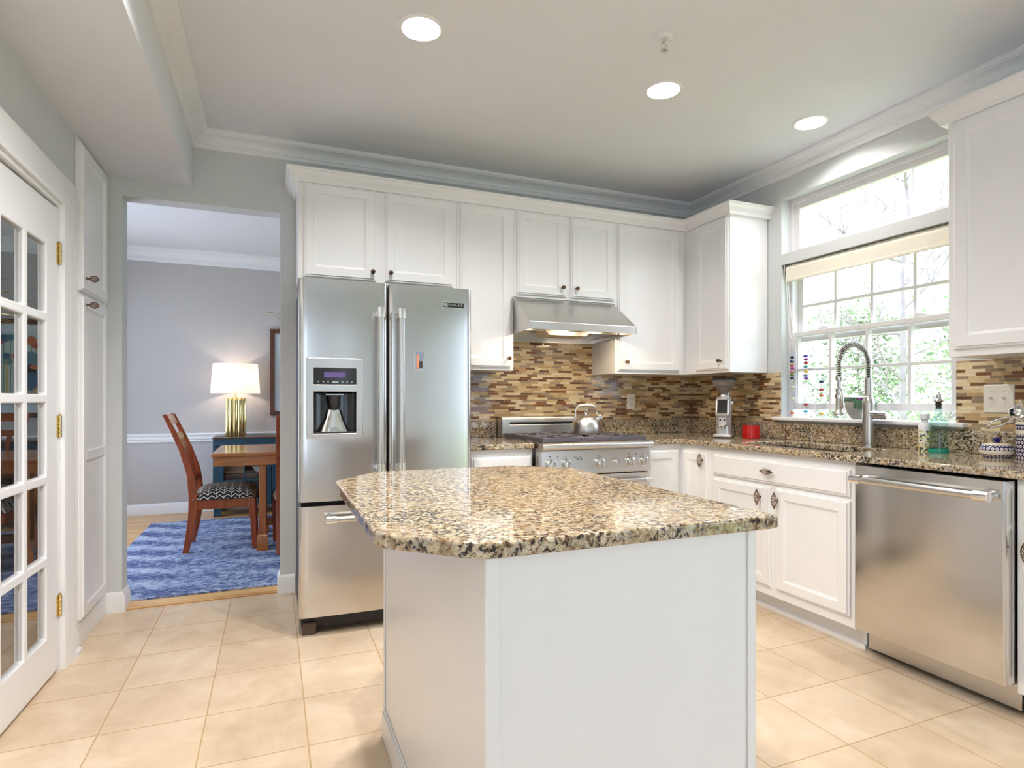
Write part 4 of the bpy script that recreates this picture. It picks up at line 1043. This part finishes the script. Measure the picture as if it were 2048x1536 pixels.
# ------------------------------------------------------------------ bottles by the sink
bx, by = 3.005, 1.872
t = thing('oil_bottle', 'pale green glass oil bottle with a metal pourer stopper', 'bottle', (bx, by, CT))
q = MB(); q.lathe([(.037, CT), (.041, CT + .004), (.0415, CT + .02), (.040, CT + .03), (.0385, CT + .09), (.0400, CT + .118), (.0415, CT + .122), (.0400, CT + .127), (.0415, CT + .132), (.0400, CT + .137), (.0415, CT + .142), (.040, CT + .150), (.028, CT + .162), (.020, CT + .175), (.0155, CT + .195), (.0135, CT + .215), (.0150, CT + .218), (.0150, CT + .224), (.0125, CT + .226)], (bx, by, 0), 40); q.build('glass_body', pane_mat('green_bottle_glass', 1.5, (.74, .89, .84)), t)
q = MB(); q.lathe([(.0418, CT + .0015), (.0422, CT + .006), (.0422, CT + .017), (.0416, CT + .022)], (bx, by, 0), 40, caps=(False, False)); q.build('base_ring', plain('green_base', srgb(26, 140, 118), .1), t)
q = MB(); q.lathe([(.0115, CT + .215), (.0115, CT + .232), (.014, CT + .233), (.014, CT + .238), (.011, CT + .240), (.011, CT + .244), (.015, CT + .246), (.015, CT + .250)], (bx, by, 0), 20); st = q.build('stopper', 'dark', t)
q = MB(); q.lathe([(.019, CT + .250), (.020, CT + .256), (.014, CT + .262), (.0105, CT + .266), (.0095, CT + .283), (.005, CT + .288), (.0035, CT + .296)], (bx, by, 0), 20)
q.tube([(bx, by + .014, CT + .256), (bx, by + .022, CT + .264), (bx, by + .019, CT + .274), (bx, by + .010, CT + .277)], .002, 8); q.build('pourer', 'nickel', st)
sx_, sy_2 = 3.035, 1.957
t = thing('soap_bottle', 'small floral soap bottle with a frosted white top behind the green bottle', 'bottle', (sx_, sy_2, CT))
gf = G('floral_print'); c = gf.obj(); vo = gf.n('ShaderNodeTexVoronoi'); gf.put(vo.inputs['Vector'], c); vo.inputs['Scale'].default_value = 85
r_, g2, b2 = gf.xyz(vo.outputs['Color'])
gf.set(gf.mix(gf.m('LESS_THAN', vo.outputs['Distance'], .50), srgb(226, 222, 210), gf.ramp(r_, [(0, srgb(214, 180, 40)), (.35, srgb(226, 222, 210)), (.55, srgb(70, 80, 66)), (.75, srgb(226, 222, 210)), (.86, srgb(150, 160, 80))], 'CONSTANT')), .3)
q = MB(); q.lathe([(.026, CT), (.028, CT + .004), (.028, CT + .100), (.027, CT + .105)], (sx_, sy_2, 0), 28); q.build('body', gf.mat, t)
q = MB(); q.lathe([(.028, CT + .1045), (.028, CT + .128), (.022, CT + .140), (.0145, CT + .148), (.0145, CT + .160), (.022, CT + .163), (.022, CT + .188), (.001, CT + .190)], (sx_, sy_2, 0), 28); q.build('cap', plain('frosted_cap', srgb(224, 224, 230), .35), t)

# ------------------------------------------------------------------ blue and white pottery
px_, py_ = 3.015, 1.628
t = thing('sugar_bowl', 'blue and white patterned pottery bowl with a knobbed lid', 'bowl', (px_, py_, CT))
pg, col, pz = pottery_mat('pottery_bowl', .066)
stripe = pg.m('LESS_THAN', pg.m('ABSOLUTE', pg.m('SUBTRACT', pz, .0245)), .0085)
pg.set(pg.mix(stripe, col, srgb(226, 218, 200)), .15)
q = MB(); q.lathe([(.050, 0), (.050, .003), (.056, .008), (.064, .020), (.067, .032), (.064, .044), (.057, .053), (.052, .055)], (0, 0, 0), 48); q.build('body', pg.mat, t, local=True)
q = MB(); q.lathe([(.054, .0552), (.055, .0575), (.046, .061), (.022, .066), (.001, .067)], (0, 0, 0), 40); ld = q.build('lid', 'cream', t, local=True)
q = MB(); q.lathe([(.018, .0655), (.010, .070), (.009, .073), (.015, .078), (.016, .084), (.011, .090), (.001, .092)], (0, 0, 0), 24); q.build('lid_knob', 'bluevein', ld, local=True)
ux, uy = 3.045, 1.492
t = thing('utensil_crock', 'tall blue and white patterned pottery crock at the right picture edge', 'crock', (ux, uy, CT))
pg, col, pz = pottery_mat('pottery_crock', .072)
stripe = pg.m('LESS_THAN', pg.m('ABSOLUTE', pg.m('SUBTRACT', pz, .121)), .0095)
pg.set(pg.mix(stripe, col, srgb(226, 218, 200)), .15)
q = MB(); q.lathe([(.070, 0), (.072, .004), (.072, .150), (.0725, .152), (.0725, .160), (.070, .163), (.065, .163), (.064, .150), (.064, .012), (.001, .010)], (0, 0, 0), 48); q.build('body', pg.mat, t, local=True)
q = MB(); q.lathe([(.0728, .1515), (.0735, .155), (.0732, .160), (.070, .1638), (.0655, .1632)], (0, 0, 0), 48, caps=(False, False)); q.build('rim', 'cream', t, local=True)
# utensils standing in the crock
steel_u = 'chrome'
t = thing('strainer_ladle', 'steel ring-headed ladle leaning left out of the patterned crock', 'utensil', (ux, uy, CT + .02))
q = MB(); B0 = V((ux - .035, uy + .0, CT + .02)); B1 = V((ux - .075, uy + .110, CT + .205))
q.tube([B0, V((ux - .040, uy + .035, CT + .17)), V((ux - .043, uy + .058, CT + .182))], [.004, .006, .006], 10); q.build('handle', 'chrome', t)
q = MB(); cc = V((ux - .04, uy + .115, CT + .158)); d1 = V((-.1, .92, -.42)).normalized(); d2 = V((-.6, -.1, .25)).normalized()
q.tube([cc + d1 * (.060 * cos(a)) + d2 * (.030 * sin(a)) for a in [2 * pi * i / 36 for i in range(37)]], .0055, 10, caps=False)
q.build('ring_head', 'chrome', t)
t = thing('measuring_scoop', 'round steel scoop standing up out of the patterned crock', 'utensil', (ux, uy, CT + .02))
q = MB(); q.tube([(ux + .025, uy + .01, CT + .02), (ux + .022, uy + .045, CT + .17), (ux + .015, uy + .072, CT + .26)], [.004, .0045, .005], 10); q.build('handle', plain('bone_handle', srgb(224, 210, 186), .3), t)
q = MB(); L = []
cc = V((ux + .018, uy + .080, CT + .205)); ax = V((-.86, -.15, .25)).normalized(); s1 = ax.cross(V((0, 0, 1))).normalized(); s2 = ax.cross(s1)
for rr, h in ((.006, -.030), (.020, -.026), (.029, -.012), (.032, .006), (.0305, .006), (.027, -.011), (.018, -.023), (.003, -.027)):
    L.append([cc + ax * h + (s1 * cos(2 * pi * i / 28) + s2 * sin(2 * pi * i / 28)) * rr for i in range(28)])
q.loops(L); q.build('bowl', 'chrome', t)
t = thing('whisk', 'steel handled whisk with a black grip in the patterned crock', 'utensil', (ux, uy, CT + .02))
q = MB(); q.tube([(ux + .01, uy - .02, CT + .02), (ux - .005, uy + .012, CT + .165)], .005, 8); q.build('shaft', 'chrome', t)
q = MB(); q.tube([(ux - .005, uy + .012, CT + .160), (ux - .008, uy + .018, CT + .190)], [.012, .013], 12); q.build('grip', 'dark', t)
q = MB(); q.tube([(ux - .010, uy + .024, CT + .188), (ux - .006, uy + .006, CT + .215), (ux, uy - .030, CT + .255)], [.011, .009, .008], 12); q.build('handle_end', 'chrome', t)

# ------------------------------------------------------------------ window sill things
SZ = 1.0695
gx_, gy_ = 3.172, 2.425
t = thing('succulent_pot', 'round grey stone pot of succulents on the window sill', 'plant pot', (gx_, gy_, SZ))
q = MB(); q.lathe([(.030, SZ), (.038, SZ + .004), (.055, SZ + .035), (.066, SZ + .070), (.068, SZ + .095), (.064, SZ + .108), (.058, SZ + .112), (.054, SZ + .104), (.001, SZ + .100)], (gx_, gy_, 0), 40); q.build('pot', 'soil', t)
lg = trees_leaf('succulent_green', srgb(58, 96, 62), srgb(110, 146, 120)); lp = trees_leaf('succulent_plum', srgb(96, 56, 66), srgb(170, 130, 120)); lv = trees_leaf('succulent_violet', srgb(140, 50, 150), srgb(190, 90, 190))
def rosette(c, r, n, mat, nm, tilt=.5):
    q = MB()
    for k in range(n):
        a = k * 2.399; f = (k + 1) / n; el = (1 - f) * 1.2 + .15; L_ = r * (.45 + .55 * f)
        d = V((cos(a) * cos(el), sin(a) * cos(el), sin(el))); b = V(c)
        q.tube([b, b + d * L_ * .5 + V((0, 0, .002)), b + d * L_], [r * .10, r * .17, r * .02], 6)
    q.build(nm, mat, t)
rosette((gx_ - .015, gy_ + .02, SZ + .108), .045, 22, lp, 'rosette'); rosette((gx_, gy_ - .028, SZ + .112), .035, 18, lv, 'rosette')
rosette((gx_ + .012, gy_ + .045, SZ + .112), .034, 16, lp, 'rosette')
q = MB()
for k in range(26):
    a = rnd.uniform(pi * 1.1, pi * 1.65); b = V((gx_ + .05 * cos(a), gy_ + .055 * sin(a), SZ + .106)); e = rnd.uniform(.02, .065)
    q.tube([b, b + V((.028 * cos(a), .028 * sin(a), .004)), b + V((.034 * cos(a), .036 * sin(a), -e))], [.004, .006, .004], 6)
q.build('trailing_stems', lg, t)
q = MB()
for k in range(14):
    a = rnd.uniform(pi * .75, pi * 1.15); b = V((gx_ + .045 * cos(a), gy_ + .05 * sin(a), SZ + .108))
    q.ball(b + V((.014 * cos(a), .014 * sin(a), rnd.uniform(-.012, .012))), .011, 8, 6)
q.build('bead_leaves', lg, t)

bulbcols = {'navy': (30, 34, 96), 'blue': (60, 60, 190), 'red': (206, 44, 52), 'magenta': (180, 40, 140), 'orange': (236, 110, 60), 'yellow': (244, 190, 40), 'cyan': (70, 176, 206), 'violet': (130, 44, 170), 'green': (110, 140, 70), 'clear': (235, 225, 180)}
for k_, v_ in list(bulbcols.items()): M['liq_' + k_] = plain('liquid_' + k_, srgb(*v_), .15)
def galileo(nm_label, x, y, r, h, bulbs):
    t = thing('galileo_thermometer', nm_label, 'thermometer', (x, y, SZ), 'floating-ball thermometers on the sill')
    q = MB(); q.lathe([(r, SZ), (r, SZ + h * .90), (r * .85, SZ + h * .94), (r * .35, SZ + h * .965), (r * .16, SZ + h * .99), (.001, SZ + h)], (x, y, 0), 28, caps=(False, False)); q.build('glass_tube', 'glass', t)
    q = MB(); q.lathe([(r * 1.0, SZ), (r * 1.0, SZ + .008), (.001, SZ + .012)], (x, y, 0), 24); q.build('glass_foot', 'glass', t)
    for f, c, dx in bulbs:
        b = min(r * .66, .0165); z = SZ + h * f
        xx = x - dx * .3 * r; yy = y - dx * r * .36
        q = MB(); q.mi = 0; q.ball((xx, yy, z), b, 14, 10); o = q.build('glass_ball', 'glass', t)
        q = MB(); q.ball((xx, yy, z - b * .25), b * .9, 14, 8, (1, 1, .62)); q.build('coloured_liquid', 'liq_' + c, o)
        q = MB(); q.lathe([(.0035, z - b - .010), (.0035, z - b)], (xx, yy, 0), 8); q.build('weight_tag', 'brass', o)
galileo('tall glass thermometer tube with coloured floats against the window frame', 3.168, 2.893, .0265, .475,
        [(.83, 'navy', .8), (.775, 'navy', -.6), (.72, 'orange', -.7), (.68, 'magenta', .7), (.63, 'orange', -.7), (.59, 'green', .8), (.545, 'navy', .2), (.42, 'clear', 0), (.26, 'clear', .5), (.06, 'orange', 0)])
galileo('tall glass thermometer tube with coloured floats, between its two neighbours', 3.165, 2.783, .0265, .49,
        [(.81, 'blue', -.6), (.765, 'magenta', .7), (.72, 'red', .5), (.67, 'cyan', -.6), (.605, 'yellow', .5), (.555, 'blue', -.6), (.515, 'violet', .6), (.175, 'red', .6), (.085, 'cyan', -.4)])
galileo('shorter glass thermometer tube with few floats nearest the faucet', 3.165, 2.668, .029, .325,
        [(.70, 'navy', .3), (.55, 'red', 0), (.44, 'orange', 0), (.09, 'yellow', .2)])

# ------------------------------------------------------------------ dining room
m_ = MB(); m_.prism(rounded([(-1.07, 4.025), (1.95, 4.025), (1.95, 6.46), (-1.07, 6.46)], [.02] * 4), 'z', 0, .012)
tag(m_.build('area_rug', 'rug', bev=.003, loc=(.4, 5.2, 0)), 'blue distressed medallion rug on the dining room floor', 'rug')
ZR = .012
# chair: local, faces +x
def make_chair(label, loc, rz):
    t = thing('dining_chair', label, 'chair', loc, 'dining chairs', rz)
    path = [(-.262, 0), (-.236, .13), (-.216, .28), (-.210, .42), (-.228, .60), (-.290, .80), (-.345, .93), (-.402, 1.058)]
    wd = [.021, .026, .029, .031, .027, .022, .019, .016]
    def interp(z):
        for (x0, z0), (x1, z1), a, b in zip(path, path[1:], wd, wd[1:]):
            if z0 <= z <= z1: f = (z - z0) / (z1 - z0); return x0 + (x1 - x0) * f, a + (b - a) * f
        return path[-1][0], wd[-1]
    for s in (-1, 1):
        q = MB(); L = []
        for i in range(25):
            z = 1.058 * i / 24; x, w = interp(z); y = s * .195
            L.append([(x - w, y - .017, z), (x + w, y - .017, z), (x + w, y + .017, z), (x - w, y + .017, z)])
        q.loops(L); q.build('rear_post', 'cherry', t, local=True, bev=.003, sharp=50)
        q = MB(); L = []
        for z, w, x in ((0, .017, .222), (.2, .021, .212), (.40, .026, .196)): L.append([(x - w, s * .215 - w, z), (x + w, s * .215 - w, z), (x + w, s * .215 + w, z), (x - w, s * .215 + w, z)])
        q.loops(L); q.build('front_leg', 'cherry', t, local=True, bev=.003)
        q = MB(); q.prism([(-.20, s * .181), (.18, s * .200), (.18, s * .222), (-.20, s * .203)][::s], 'z', .325, .398); q.build('side_rail', 'cherry', t, local=True, bev=.002)
    q = MB(); q.box(.178, .200, -.195, .195, .325, .398); q.build('front_rail', 'cherryx', t, local=True, bev=.002)
    q = MB(); q.box(-.222, -.200, -.18, .18, .325, .398); q.build('back_rail', 'cherryx', t, local=True, bev=.002)
    def cross(z0, z1, name):
        q = MB(); L = []
        for i in range(5):
            z = z0 + (z1 - z0) * i / 4; x, w = interp(z); L.append([(x - .009, -.18, z), (x + .009, -.18, z), (x + .009, .18, z), (x - .009, .18, z)])
        q.loops(L); return q.build(name, 'cherryx', t, local=True, bev=.002)
    cross(.985, 1.055, 'top_rail'); cross(.865, .915, 'cross_rail'); cross(.52, .565, 'cross_rail')
    for y in (-.105, -.035, .035, .105):
        q = MB(); L = []
        for i in range(13):
            z = .56 + .31 * i / 12; x, w = interp(z); L.append([(x - .005, y - .017, z), (x + .005, y - .017, z), (x + .005, y + .017, z), (x - .005, y + .017, z)])
        q.loops(L); q.build('back_slat', 'cherry', t, local=True, sharp=50)
    # padded seat
    q = MB(); n = 18; top = {}; 
    for i in range(n + 1):
        for j in range(n + 1):
            u = -1 + 2 * i / n; v = -1 + 2 * j / n; hw = .215 + .028 * (u + 1) / 2
            k = (1 - abs(u) ** 5) ** .5 * (1 - abs(v) ** 5) ** .5
            top[i, j] = q.pt((.005 + u * .222, v * hw, .402 + .095 * k * (1 - .15 * (u * u + v * v))))
    for i in range(n):
        for j in range(n): q.face((top[i, j], top[i + 1, j], top[i + 1, j + 1], top[i, j + 1]))
    rim = [top[i, 0] for i in range(n + 1)] + [top[n, j] for j in range(1, n + 1)] + [top[i, n] for i in range(n - 1, -1, -1)] + [top[0, j] for j in range(n - 1, 0, -1)]
    q.face(rim[::-1]); q.build('seat_cushion', 'maze', t, local=True, sharp=70)
    return t
ch = make_chair('cherry wood dining chair standing at the left end of the dining table', (-.355, 5.29, ZR), 0)
c2 = copy_tree(ch); c2.location = (.232, 5.045, ZR); c2.rotation_euler = (0, 0, pi / 2); c2['label'] = 'cherry wood dining chair half hidden by the opening, back turned to the kitchen'
c3 = copy_tree(ch); c3.location = (.90, 5.045, ZR); c3.rotation_euler = (0, 0, pi / 2); c3['label'] = 'cherry wood dining chair further right on the kitchen side of the table'
c4 = copy_tree(ch); c4.location = (.55, 5.80, ZR); c4.rotation_euler = (0, 0, -pi / 2); c4['label'] = 'cherry wood dining chair on the far side of the table facing the kitchen'

t = thing('dining_table', 'polished oak trestle dining table on the blue rug', 'table', (.55, 5.37, ZR))
q = MB(); q.box(-.43, 1.55, 4.925, 5.83, .747, .776); q.build('tabletop', 'oak', t, bev=.006, segs=3)
q = MB(); q.slab([-.415, -.390, 1.51, 1.535], [4.940, 4.965, 5.79, 5.815], lambda u, v: not (-.390 < u < 1.51 and 4.965 < v < 5.79), lambda u, v, n: (u, v, n), .677, .747); q.build('apron', 'oak', t, bev=.002)
for x in (-.075, 1.17):
    for y in (4.99, 5.66):
        q = MB(); q.box(x - .026, x + .026, y - .026, y + .026, .13, .747); q.build('leg', 'oakz', t, bev=.003)
        q = MB(); L = [[(x - a, y - a, z), (x + a, y - a, z), (x + a, y + a, z), (x - a, y + a, z)] for z, a in ((ZR, .043), (ZR + .10, .041), (ZR + .12, .036), (ZR + .128, .028))]; q.loops(L); q.build('foot', 'oakz', t, bev=.003)
    q = MB(); q.box(x - .012, x + .012, 5.12, 5.53, .16, .747); q.build('end_panel', 'oakz', t, bev=.002)
    q = MB(); q.box(x - .02, x + .02, 5.016, 5.634, .13, .19); q.build('end_stretcher', 'oak', t, bev=.003)
q = MB(); q.box(-.05, 1.145, 5.30, 5.35, .135, .195); q.build('stretcher', 'oak', t, bev=.003)

# sideboard
t = thing('sideboard', 'dark teal wood sideboard with glass doors under the table lamp', 'sideboard', (.25, 6.8, 0))
B0x, B1x, By, Bt = -.56, 1.05, 6.60, .80
q = MB(); q.box(B0x - .006, B1x + .006, By - .008, 6.985, Bt - .012, Bt); q.build('top_edge', 'tealtop', t, bev=.002)
q = MB(); q.box(B0x, B1x, By, 6.98, Bt - .085, Bt - .0125); q.build('top_board', 'teal', t, bev=.003)
for a, b in ((B0x, B0x + .03), (B1x - .03, B1x)):
    q = MB(); q.box(a, b, By, 6.98, .10, Bt - .0855); q.build('side', 'teal', t, bev=.002)
q = MB(); q.box(B0x + .03, B1x - .03, 6.965, 6.98, .10, Bt - .0855); q.build('back_panel', 'tealtop', t)
q = MB(); q.box(B0x + .03, B1x - .03, By + .03, 6.965, .10, .125); q.build('bottom_board', 'teal', t)
q = MB(); q.box(B0x + .03, B1x - .03, By + .04, 6.965, .40, .418); q.build('shelf', 'tealtop', t)
for x in (B0x + .04, B1x - .04):
    for y in (By + .035, 6.94):
        q = MB(); q.box(x - .035, x + .035, y - .03, y + .03, 0, .0995); q.build('leg', 'teal', t, bev=.004)
FSB = FR('B', By - .001); dw = (B1x - B0x - .06) / 3
for i in range(3):
    a = B0x + .03 + dw * i + .003; b = a + dw - .006
    q = MB(); lattice(q, FSB, a, b, .108, Bt - .09, (.065, .065, .06, .05), [(a + b) / 2], [.36, .55], .014, -.016, .004); d_ = q.build('glazed_door', 'teal', t, bev=.003)
    q = MB(); q.fbox(FSB, a + .055, b - .055, .155, Bt - .13, -.008, -.005); q.build('glass_pane', 'glass', d_)
    q = MB(); q.lathe([(.009, .0), (.007, .006), (.012, .014), (.010, .022), (.001, .024)], (0, 0, 0), 14, 'y')
    for v in q.b.verts: v.co = V((b - .03, By - .005 - v.co.y, .45 + v.co.z))
    q.build('knob', 'brass', d_)
wick = plain('wicker', srgb(150, 116, 84), .8, 0, .3)
t = thing('wicker_box', 'woven tan box inside the sideboard behind its glass door', 'box', (-.38, 6.78, .418))
q = MB(); q.box(-.50, -.27, 6.68, 6.90, .4185, .52); q.build('box_body', wick, t, bev=.01); q = MB(); q.box(-.505, -.265, 6.675, 6.905, .5205, .545); q.build('lid', wick, t, bev=.006)
for k, (x, z, r, nm) in enumerate(((-.36, .546, .07, 'white bowl on the woven box inside the sideboard'), (-.12, .4185, .085, 'white bowl beside the woven box inside the sideboard'), (-.38, .1255, .10, 'large white bowl on the bottom of the sideboard'))):
    q = MB(); q.lathe([(r * .45, z), (r * .5, z + .006), (r * .9, z + r * .5), (r, z + r * .75), (r * .94, z + r * .75), (r * .8, z + r * .45), (r * .4, z + .012), (.001, z + .01)], (x, 6.76, 0), 28)
    tag(q.build('serving_bowl', 'cream', loc=(x, 6.76, z)), nm, 'bowl', 'bowls in the sideboard')

# table lamp
lx, ly, lz = -.362, 6.78, Bt
t = thing('table_lamp', 'lit table lamp with white drum shade and fluted gold base on the sideboard', 'lamp', (lx, ly, lz))
q = MB()
L = []
for z in (lz, lz + .006, lz + .398, lz + .404):
    k = 1.0 if lz + .002 < z < lz + .401 else .96
    ring = []
    for i in range(160):
        a = 2 * pi * i / 160; lob = abs(cos(a * 6)) ** .8; r = (.082 + .019 * lob) * k; ring.append((lx + r * cos(a), ly + r * sin(a) * .8, z))
    L.append(ring)
q.loops(L); q.build('base', 'gold', t, sharp=60)
q = MB(); q.lathe([(.022, lz + .404), (.022, lz + .408), (.010, lz + .412), (.010, lz + .52), (.004, lz + .525), (.004, lz + .74), (.008, lz + .745), (.001, lz + .755)], (lx, ly, 0), 18); q.build('stem', 'brass', t)
q = MB(); q.lathe([(.236, lz + .450), (.214, lz + .755)], (lx, ly, 0), 56, caps=(False, False))
sh = q.build('shade', 'shade', t, sharp=80)
q = MB(); q.lathe([(.030, lz + .55), (.034, lz + .58), (.026, lz + .615), (.001, lz + .625)], (lx, ly, 0), 20); q.build('bulb', 'lampbulb', t)
q = MB()
for k in range(3): q.tube([(lx, ly, lz + .742), (lx + .212 * cos(2 * pi * k / 3), ly + .212 * sin(2 * pi * k / 3), lz + .748)], .002, 6)
q.build('shade_spider', 'brass', t)

# framed painting: generic wild flowers
t = thing('framed_painting', 'large dark framed flower painting on the dining room wall', 'picture', (.62, 7.0, 1.01))
FP = FR('B', 7.009); P0, P1, Q0, Q1 = -.03, 1.24, 1.012, 1.962
q = MB(); lattice(q, FP, P0, P1, Q0, Q1, (.047, .047, .045, .045), [], [], 0, 0, .030); q.build('frame', 'tealtop', t, bev=.003)
q = MB(); q.fbox(FP, P0 + .04, P1 - .04, Q0 + .04, Q1 - .04, .002, .008); q.build('mat_board', 'trim', t)
q = MB(); cv = []
q.fbox(FP, P0 + .13, P1 - .13, Q0 + .12, Q1 - .12, .008, .0085)
def disc(u, v, ru, rv, n, k=18):
    q.loops([[FP(u + ru * cos(2 * pi * i / k), v + rv * sin(2 * pi * i / k), nn) for i in range(k)] for nn in (.0085, n)])
cols_ = [srgb(206, 214, 206), srgb(224, 112, 52), srgb(206, 74, 60), srgb(226, 172, 60), srgb(52, 100, 132), srgb(92, 140, 150), srgb(126, 150, 96), srgb(40, 58, 90)]
pm = [plain('paint_%d' % i, c, .6) for i, c in enumerate(cols_)]
pr_ = random.Random(3)
for i in range(46):
    u = P0 + .17 + (P1 - P0 - .34) * ((i * .618) % 1); v = Q0 + .28 + pr_.random() * .5; c = [1, 2, 3, 1, 2, 4, 5][i % 7]
    n = .0088 + .00002 * i
    q.mi = 6 if i % 2 else 3; w = .004; q.loops([[FP(u + a, b, nn) for a, b in ((-w, Q0 + .13), (w, Q0 + .13), (w, v), (-w, v))] for nn in (.0085, n)])
    q.mi = c; r = .018 + pr_.random() * .026; disc(u, v, r, r * pr_.uniform(.7, 1.1), n + .0003)
for u, v, a, b, c in ((.16, 1.42, .055, .13, 4), (.17, 1.26, .04, .06, 7), (.62, 1.55, .09, .10, 5), (.62, 1.40, .06, .13, 4), (.95, 1.25, .05, .09, 7), (.30, 1.20, .03, .05, 1), (.48, 1.19, .03, .04, 4), (.8, 1.2, .03, .05, 2)):
    q.mi = c; disc(u, v, a, b, .0098, 24)
q.build('canvas', pm, t, sharp=30)
q = MB(); q.fbox(FP, P0 + .046, P1 - .046, Q0 + .044, Q1 - .044, .016, .018); q.build('glass_pane', 'glass', t)

# chandelier of thin gold rods
hx, hy, hz = .58, 5.37, 1.86
t = thing('chandelier', 'gold chandelier of thin radiating rods over the dining table', 'chandelier', (hx, hy, hz))
q = MB(); q.lathe([(.06, 2.74), (.06, 2.725), (.01, 2.72)], (hx, hy, 0), 24); q.build('canopy', 'brass', t)
q = MB(); q.tube([(hx, hy, 2.725), (hx, hy, hz + .04)], .006, 10); q.build('stem', 'brass', t)
q = MB(); q.lathe([(.001, hz - .035), (.09, hz - .030), (.16, hz - .012), (.17, hz + .002), (.15, hz + .02), (.05, hz + .045), (.001, hz + .05)], (hx, hy, 0), 40); q.build('bowl', 'brass', t)
pr_ = random.Random(11)
for k in range(48):
    a = 2 * pi * k / 48 + pr_.uniform(-.05, .05); el = pr_.choice([-.22, -.12, -.04, .06, .16, .26, .36]); Lr = pr_.uniform(.50, .68)
    d = V((cos(a) * cos(el), sin(a) * cos(el), sin(el)))
    q = MB(); q.tube([V((hx, hy, hz + .005)) + d * .13, V((hx, hy, hz + .005)) + d * Lr], .0022, 5); q.build('rod', 'brass', t)

# ------------------------------------------------------------------ outdoors beyond the kitchen window
m_ = MB(); m_.box(3.6, 60, -30, 60, -1.2, -1.0); o = m_.build('ground', 'concrete'); struct(o)
leafA = trees_leaf('leaf_spring', srgb(160, 176, 112), srgb(200, 208, 160)); leafB = trees_leaf('leaf_pine', srgb(104, 128, 84), srgb(164, 180, 134))
def tree(label, x, y, H, spread, nb, leafn, leafm, lsize, z0, seed, lean=0.0, foliage_z=(0.2, 1.0)):
    rr = random.Random(seed); t = thing('tree', label, 'tree', (x, y, -1.0), 'trees beyond the window')
    q = MB(); tips = []
    tr = [V((x, y, -1.0)) + V((lean * f * f * H, rr.uniform(-.08, .08) * f, H * f)) for f in [i / 8 for i in range(9)]]
    q.tube(tr, [.05 * (1 - .8 * i / 8) + .008 for i in range(9)], 8)
    def branch(p, d, L_, r, lev):
        pts = [p]; dd = d.copy()
        for i in range(5):
            dd = (dd + V((rr.uniform(-.28, .28), rr.uniform(-.28, .28), rr.uniform(-.12, .22)))).normalized(); pts.append(pts[-1] + dd * L_ / 5)
        q.tube(pts, [r * (1 - .15 * i) for i in range(6)], 5, caps=False)
        for i in (2, 3, 4, 5): tips.append(pts[i])
        if lev > 0:
            for i in (1, 2, 3, 4, 5):
                for s in range(2 if lev == 2 else 1):
                    nd = (dd + V((rr.uniform(-1, 1), rr.uniform(-1, 1), rr.uniform(-.5, .9)))).normalized(); branch(pts[i], nd, L_ * .55, r * .5, lev - 1)
    for k in range(nb):
        f = z0 + (1 - z0) * (k + .5) / nb; i = min(7, int(f * 8)); p = tr[i].lerp(tr[i + 1], f * 8 - i); a = k * 2.4 + rr.uniform(-.4, .4)
        branch(p, V((cos(a), sin(a), rr.uniform(.1, .6))).normalized(), spread * (1.15 - .6 * f), .022, 2 if leafn < 3000 else 1)
    o = q.build('trunk_and_branches', 'bark', t)
    q = MB()
    for k in range(leafn):
        p = rr.choice(tips) + V((rr.gauss(0, .16), rr.gauss(0, .16), rr.gauss(0, .14))) * (1 if leafn < 3000 else 2.4)
        u = V((rr.uniform(-1, 1), rr.uniform(-1, 1), rr.uniform(-1, 1))).normalized(); w = u.orthogonal().normalized(); s = lsize * rr.uniform(.6, 1.3)
        q.face([q.pt(p - u * s), q.pt(p + w * s * .5), q.pt(p + u * s), q.pt(p - w * s * .5)])
    q.build('leaves', leafm, t)
    return t
tree('bare spring tree with thin branches outside the left part of the window', 8.4, 9.6, 6.2, 1.5, 16, 900, leafA, .030, .16, 1)
tree('bare spring tree with long branches outside the right part of the window', 8.4, 5.7, 6.4, 1.5, 16, 900, leafA, .030, .14, 5)
tree('bushy pale green tree low behind the middle of the sink window', 16.5, 12.6, 4.6, 1.5, 18, 6000, leafB, .085, .06, 9)
tree('bushy pale green tree at the right of the view behind bare branches', 15.0, 8.0, 4.2, 1.5, 18, 6000, leafB, .085, .06, 12)
tree('bushy pale green tree at the left of the view by the window frame', 14.5, 16.5, 4.8, 1.5, 18, 6000, leafB, .085, .06, 15)
